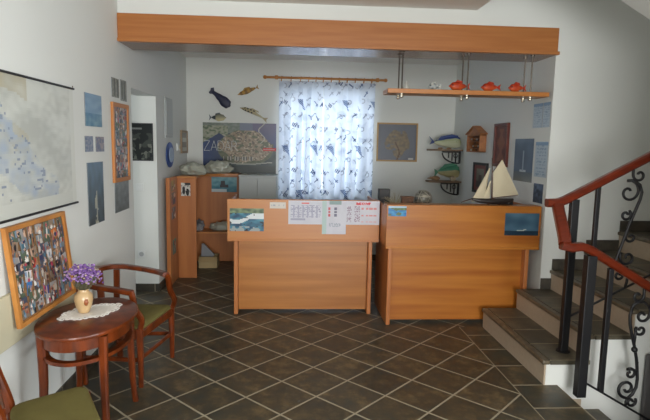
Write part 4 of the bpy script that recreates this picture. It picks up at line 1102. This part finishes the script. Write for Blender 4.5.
# ================================================================== chairs
def seatpad(cs, z0, z1, name, parent):
    """rounded cushion from a plan outline"""
    b = MB(); c = Vector((sum(p[0] for p in cs)/len(cs), sum(p[1] for p in cs)/len(cs)))
    P = []
    m_ = len(cs)
    for i in range(m_):           # rounded corners
        p0, p1, p2 = Vector(cs[i-1]), Vector(cs[i]), Vector(cs[(i+1)%m_]); r_ = .06
        a_ = p1+(p0-p1).normalized()*r_; c_ = p1+(p2-p1).normalized()*r_
        for t in (0,.25,.5,.75,1): P.append(a_*(1-t)**2+p1*2*t*(1-t)+c_*t*t)
    rings = []
    for s_, z in ((.97,z0),(1,z0+.006),(.995,z0+(z1-z0)*.5),(.96,z0+(z1-z0)*.75),(.85,z0+(z1-z0)*.92),(.6,z1-.001),(.2,z1)):
        rings.append([b.bm.verts.new((c.x+(p.x-c.x)*s_, c.y+(p.y-c.y)*s_, z)) for p in P])
    n = len(P)
    for a_, b2 in zip(rings, rings[1:]):
        for k in range(n): b.bm.faces.new((a_[k],a_[(k+1)%n],b2[(k+1)%n],b2[k]))
    b.bm.faces.new(rings[-1]); b.bm.faces.new(rings[0][::-1])
    return b.build(name, olive, parent, smooth=True)
def poly_frame(cs, z0, z1, t, name, parent, m):
    b = MB(); m_ = len(cs)
    for i in range(m_):
        a_, c_ = Vector((*cs[i], (z0+z1)/2)), Vector((*cs[(i+1)%m_], (z0+z1)/2))
        b.tube([a_, c_], 1, flat=(t, z1-z0))
    return b.build(name, m, parent)
def bez(P, n=24):
    """smooth path through points (Catmull-Rom)"""
    P = [Vector(p) for p in P]; out = []
    for i in range(len(P)-1):
        p0, p1, p2, p3 = P[max(i-1,0)], P[i], P[i+1], P[min(i+2,len(P)-1)]
        for k in range(6):
            t = k/6; out.append(.5*((2*p1)+(p2-p0)*t+(2*p0-5*p1+4*p2-p3)*t*t+(3*p1-p0-3*p2+p3)*t**3))
    out.append(P[-1]); return out
# tub chair behind the table
NF, FF, FB, NB_ = (-1.0,3.47), (-.905,3.975), (-1.31,3.985), (-1.40,3.52)
tc_ = thing('tub_armchair', 'low curved-back wooden chair with olive seat behind the oval table', 'chair', (-1.15,3.74,0))
for (x_, y_), top_ in ((NF,.41),(FF,.41)):
    MB().tube([(x_,y_,0),(x_,y_,.2),(x_-.004,y_,.39),(x_-.006,y_,top_)], [.72,.85,1.1,1.1], flat=(.042,.042)).build('leg', mahog, tc_, smooth='angle')
MB().tube(bez([(FB[0]+.01,FB[1],0),(FB[0],FB[1],.2),(FB[0]-.005,FB[1],.4),(FB[0],FB[1],.69)]), 1, flat=(.042,.03)).build('leg', mahog, tc_, smooth='angle')
MB().tube(bez([(NB_[0]+.01,NB_[1],0),(NB_[0],NB_[1],.2),(NB_[0],NB_[1],.4),(NB_[0],NB_[1],.68)]), 1, flat=(.042,.03)).build('leg', mahog, tc_, smooth='angle')
poly_frame([NF,FF,FB,NB_], .335, .395, .03, 'seat_frame', tc_, mahog)
seatpad([(NF[0]+.01,NF[1]-.01),(FF[0]+.012,FF[1]),(FB[0],FB[1]+.01),(NB_[0],NB_[1])], .393, .432, 'seat', tc_)
rail = bez([(-1.03,3.40,.675),(-1.12,3.42,.685),(-1.30,3.47,.70),(-1.405,3.60,.71),(-1.42,3.76,.715),(-1.39,3.91,.715),(-1.29,3.99,.712),(-1.12,3.98,.695),(-.98,3.90,.69),(-.90,3.80,.695)])
MB().tube(rail, 1, flat=(.05,.032)).build('top_rail', mahog, tc_, smooth='angle')
MB().tube(bez([(-.905,3.805,.70),(-.893,3.83,.66),(-.888,3.87,.56),(-.875,3.94,.47),(-.895,3.975,.40)]), 1, flat=(.036,.036)).build('arm_post', mahog, tc_, smooth='angle')
MB().tube(bez([(-1.035,3.405,.685),(-1.025,3.41,.64),(-1.015,3.425,.56),(-.985,3.46,.47),(-1.0,3.47,.40)]), 1, flat=(.036,.036)).build('arm_post', mahog, tc_, smooth='angle')
MB().tube([(-1.395,3.62,.42),(-1.425,3.64,.70)], 1, flat=(.05,.018)).build('back_splat', mahog, tc_)
MB().tube([(-1.375,3.84,.42),(-1.40,3.88,.70)], 1, flat=(.05,.018)).build('back_splat', mahog, tc_)
MB().tube([(NF[0]-.01,NF[1]+.02,.19),(FF[0]-.01,FF[1]-.02,.19)], 1, flat=(.022,.03)).build('stretcher', mahog, tc_)
MB().tube([(NF[0]-.02,NF[1],.19),(NB_[0]+.02,NB_[1],.19)], 1, flat=(.022,.03)).build('stretcher', mahog, tc_)
MB().tube([(FF[0]-.02,FF[1],.19),(FB[0]+.02,FB[1],.19)], 1, flat=(.022,.03)).build('stretcher', mahog, tc_)
# near chair at the picture corner
A_, B_, C2, D_ = (-1.27,2.36), (-1.015,2.565), (-.80,2.18), (-1.10,2.03)      # rear-far, front-far, front-near, rear-near
nc = thing('dining_chair', 'wooden chair with olive seat cut off by the picture corner', 'chair', (-1.05,2.28,0))
for x_, y_ in (B_, C2): MB().tube([(x_,y_,0),(x_,y_,.2),(x_,y_,.40)], [.72,.85,1.05], flat=(.042,.042)).build('leg', mahog, nc, smooth='angle')
for (x_, y_) in (A_, D_):
    MB().tube(bez([(x_-.02,y_-.01,0),(x_,y_,.2),(x_,y_,.42),(x_-.045,y_-.02,.62),(x_-.10,y_-.04,.84)]), 1, flat=(.045,.04)).build('rear_leg', mahog, nc, smooth='angle')
poly_frame([A_,B_,C2,D_], .355, .42, .03, 'seat_frame', nc, mahog)
seatpad([A_,(B_[0]+.005,B_[1]+.005),(C2[0]+.01,C2[1]),D_], .418, .458, 'seat', nc)
MB().tube(bez([(A_[0]-.095,A_[1]-.04,.80),(-1.305,2.14,.82),(D_[0]-.095,D_[1]-.04,.80)]), 1, flat=(.022,.07)).build('top_rail', mahog, nc, smooth='angle')
MB().tube([(A_[0]-.03,A_[1]-.04,.57),(D_[0]-.03,D_[1]+.02,.57)], 1, flat=(.018,.04)).build('back_rail', mahog, nc)

# repeats that belong together
GR = {'wooden_fish':'wooden fish on the back wall','model_fish':'model fish on the corner shelves','wall_shelf':'corner wall shelves','reception_counter':'reception counters','stair_railing':'stair railings','plastic_bag':'plastic bags on the shelving unit','sea_shell':'shells on the corner shelves','canvas_picture':'canvases on the left wall'}
for o in list(COL.objects):
    if o.parent is None and 'label' in o and 'group' not in o:
        n = o.name.split('.')[0]
        if n in GR: o['group'] = GR[n]
        elif n == 'notice_sheet': o['group'] = 'blue printed sheets on the alcove wall' if o.location.x > 2 else 'notices on the left counter'
        elif n == 'photo_print' and 'shelving side' in o['label'] or 'side of the shelving' in o['label']: o['group'] = 'photos on the shelving side'
        elif 'of a pair' in o['label']: o['group'] = 'small square photos on the left wall'


# ------------------------------------------------------------------ light
def area(name, loc, rot, sx, sy_, e, col=(1,1,1)):
    l = bpy.data.lights.new(name, 'AREA'); l.shape = 'RECTANGLE'; l.size = sx; l.size_y = sy_; l.energy = e; l.color = col
    o = bpy.data.objects.new(name, l); COL.objects.link(o); o.location = loc; o.rotation_euler = rot; return o
area('entrance_daylight', (.85,-3.22,1.3), (PI/2,0,0), 2.0, 2.0, 250, (1,1,.985))
area('side_window_daylight', (4.72,-.4,1.42), (0,PI/2,0), 2.2, 4.2, 170, (.92,.97,1))
area('window_daylight', (.48,YB+.6,1.75), (-PI/2,0,0), 1.6, 1.6, 52, (.88,.95,1))
area('corridor_fill', (-4.0,5.3,1.5), (0,-PI/2,0), 1.6, .8, 4, (.7,.88,1))  # fill lamp added to brighten the corridor, no window there
area('upper_landing_fill', (4.6,2.9,4.6), (0,PI/2,0), 1.4, 1.2, 8, (1,.98,.95))  # added fill for the stairwell, not a real opening
w = bpy.data.worlds.new('world'); bpy.context.scene.world = w; w.use_nodes = True
bg = w.node_tree.nodes['Background']; bg.inputs[0].default_value = (.86,.93,1,1); bg.inputs[1].default_value = 1.6
sc = bpy.context.scene
sc.view_settings.view_transform = 'Standard'; sc.view_settings.look = 'None'
sc.view_settings.exposure = .2; sc.view_settings.gamma = 1; sc.view_settings.use_curve_mapping = False
sc.cycles.use_denoising = True
sc.cycles.max_bounces = 8; sc.cycles.diffuse_bounces = 5
sc.cycles.caustics_reflective = False; sc.cycles.caustics_refractive = False
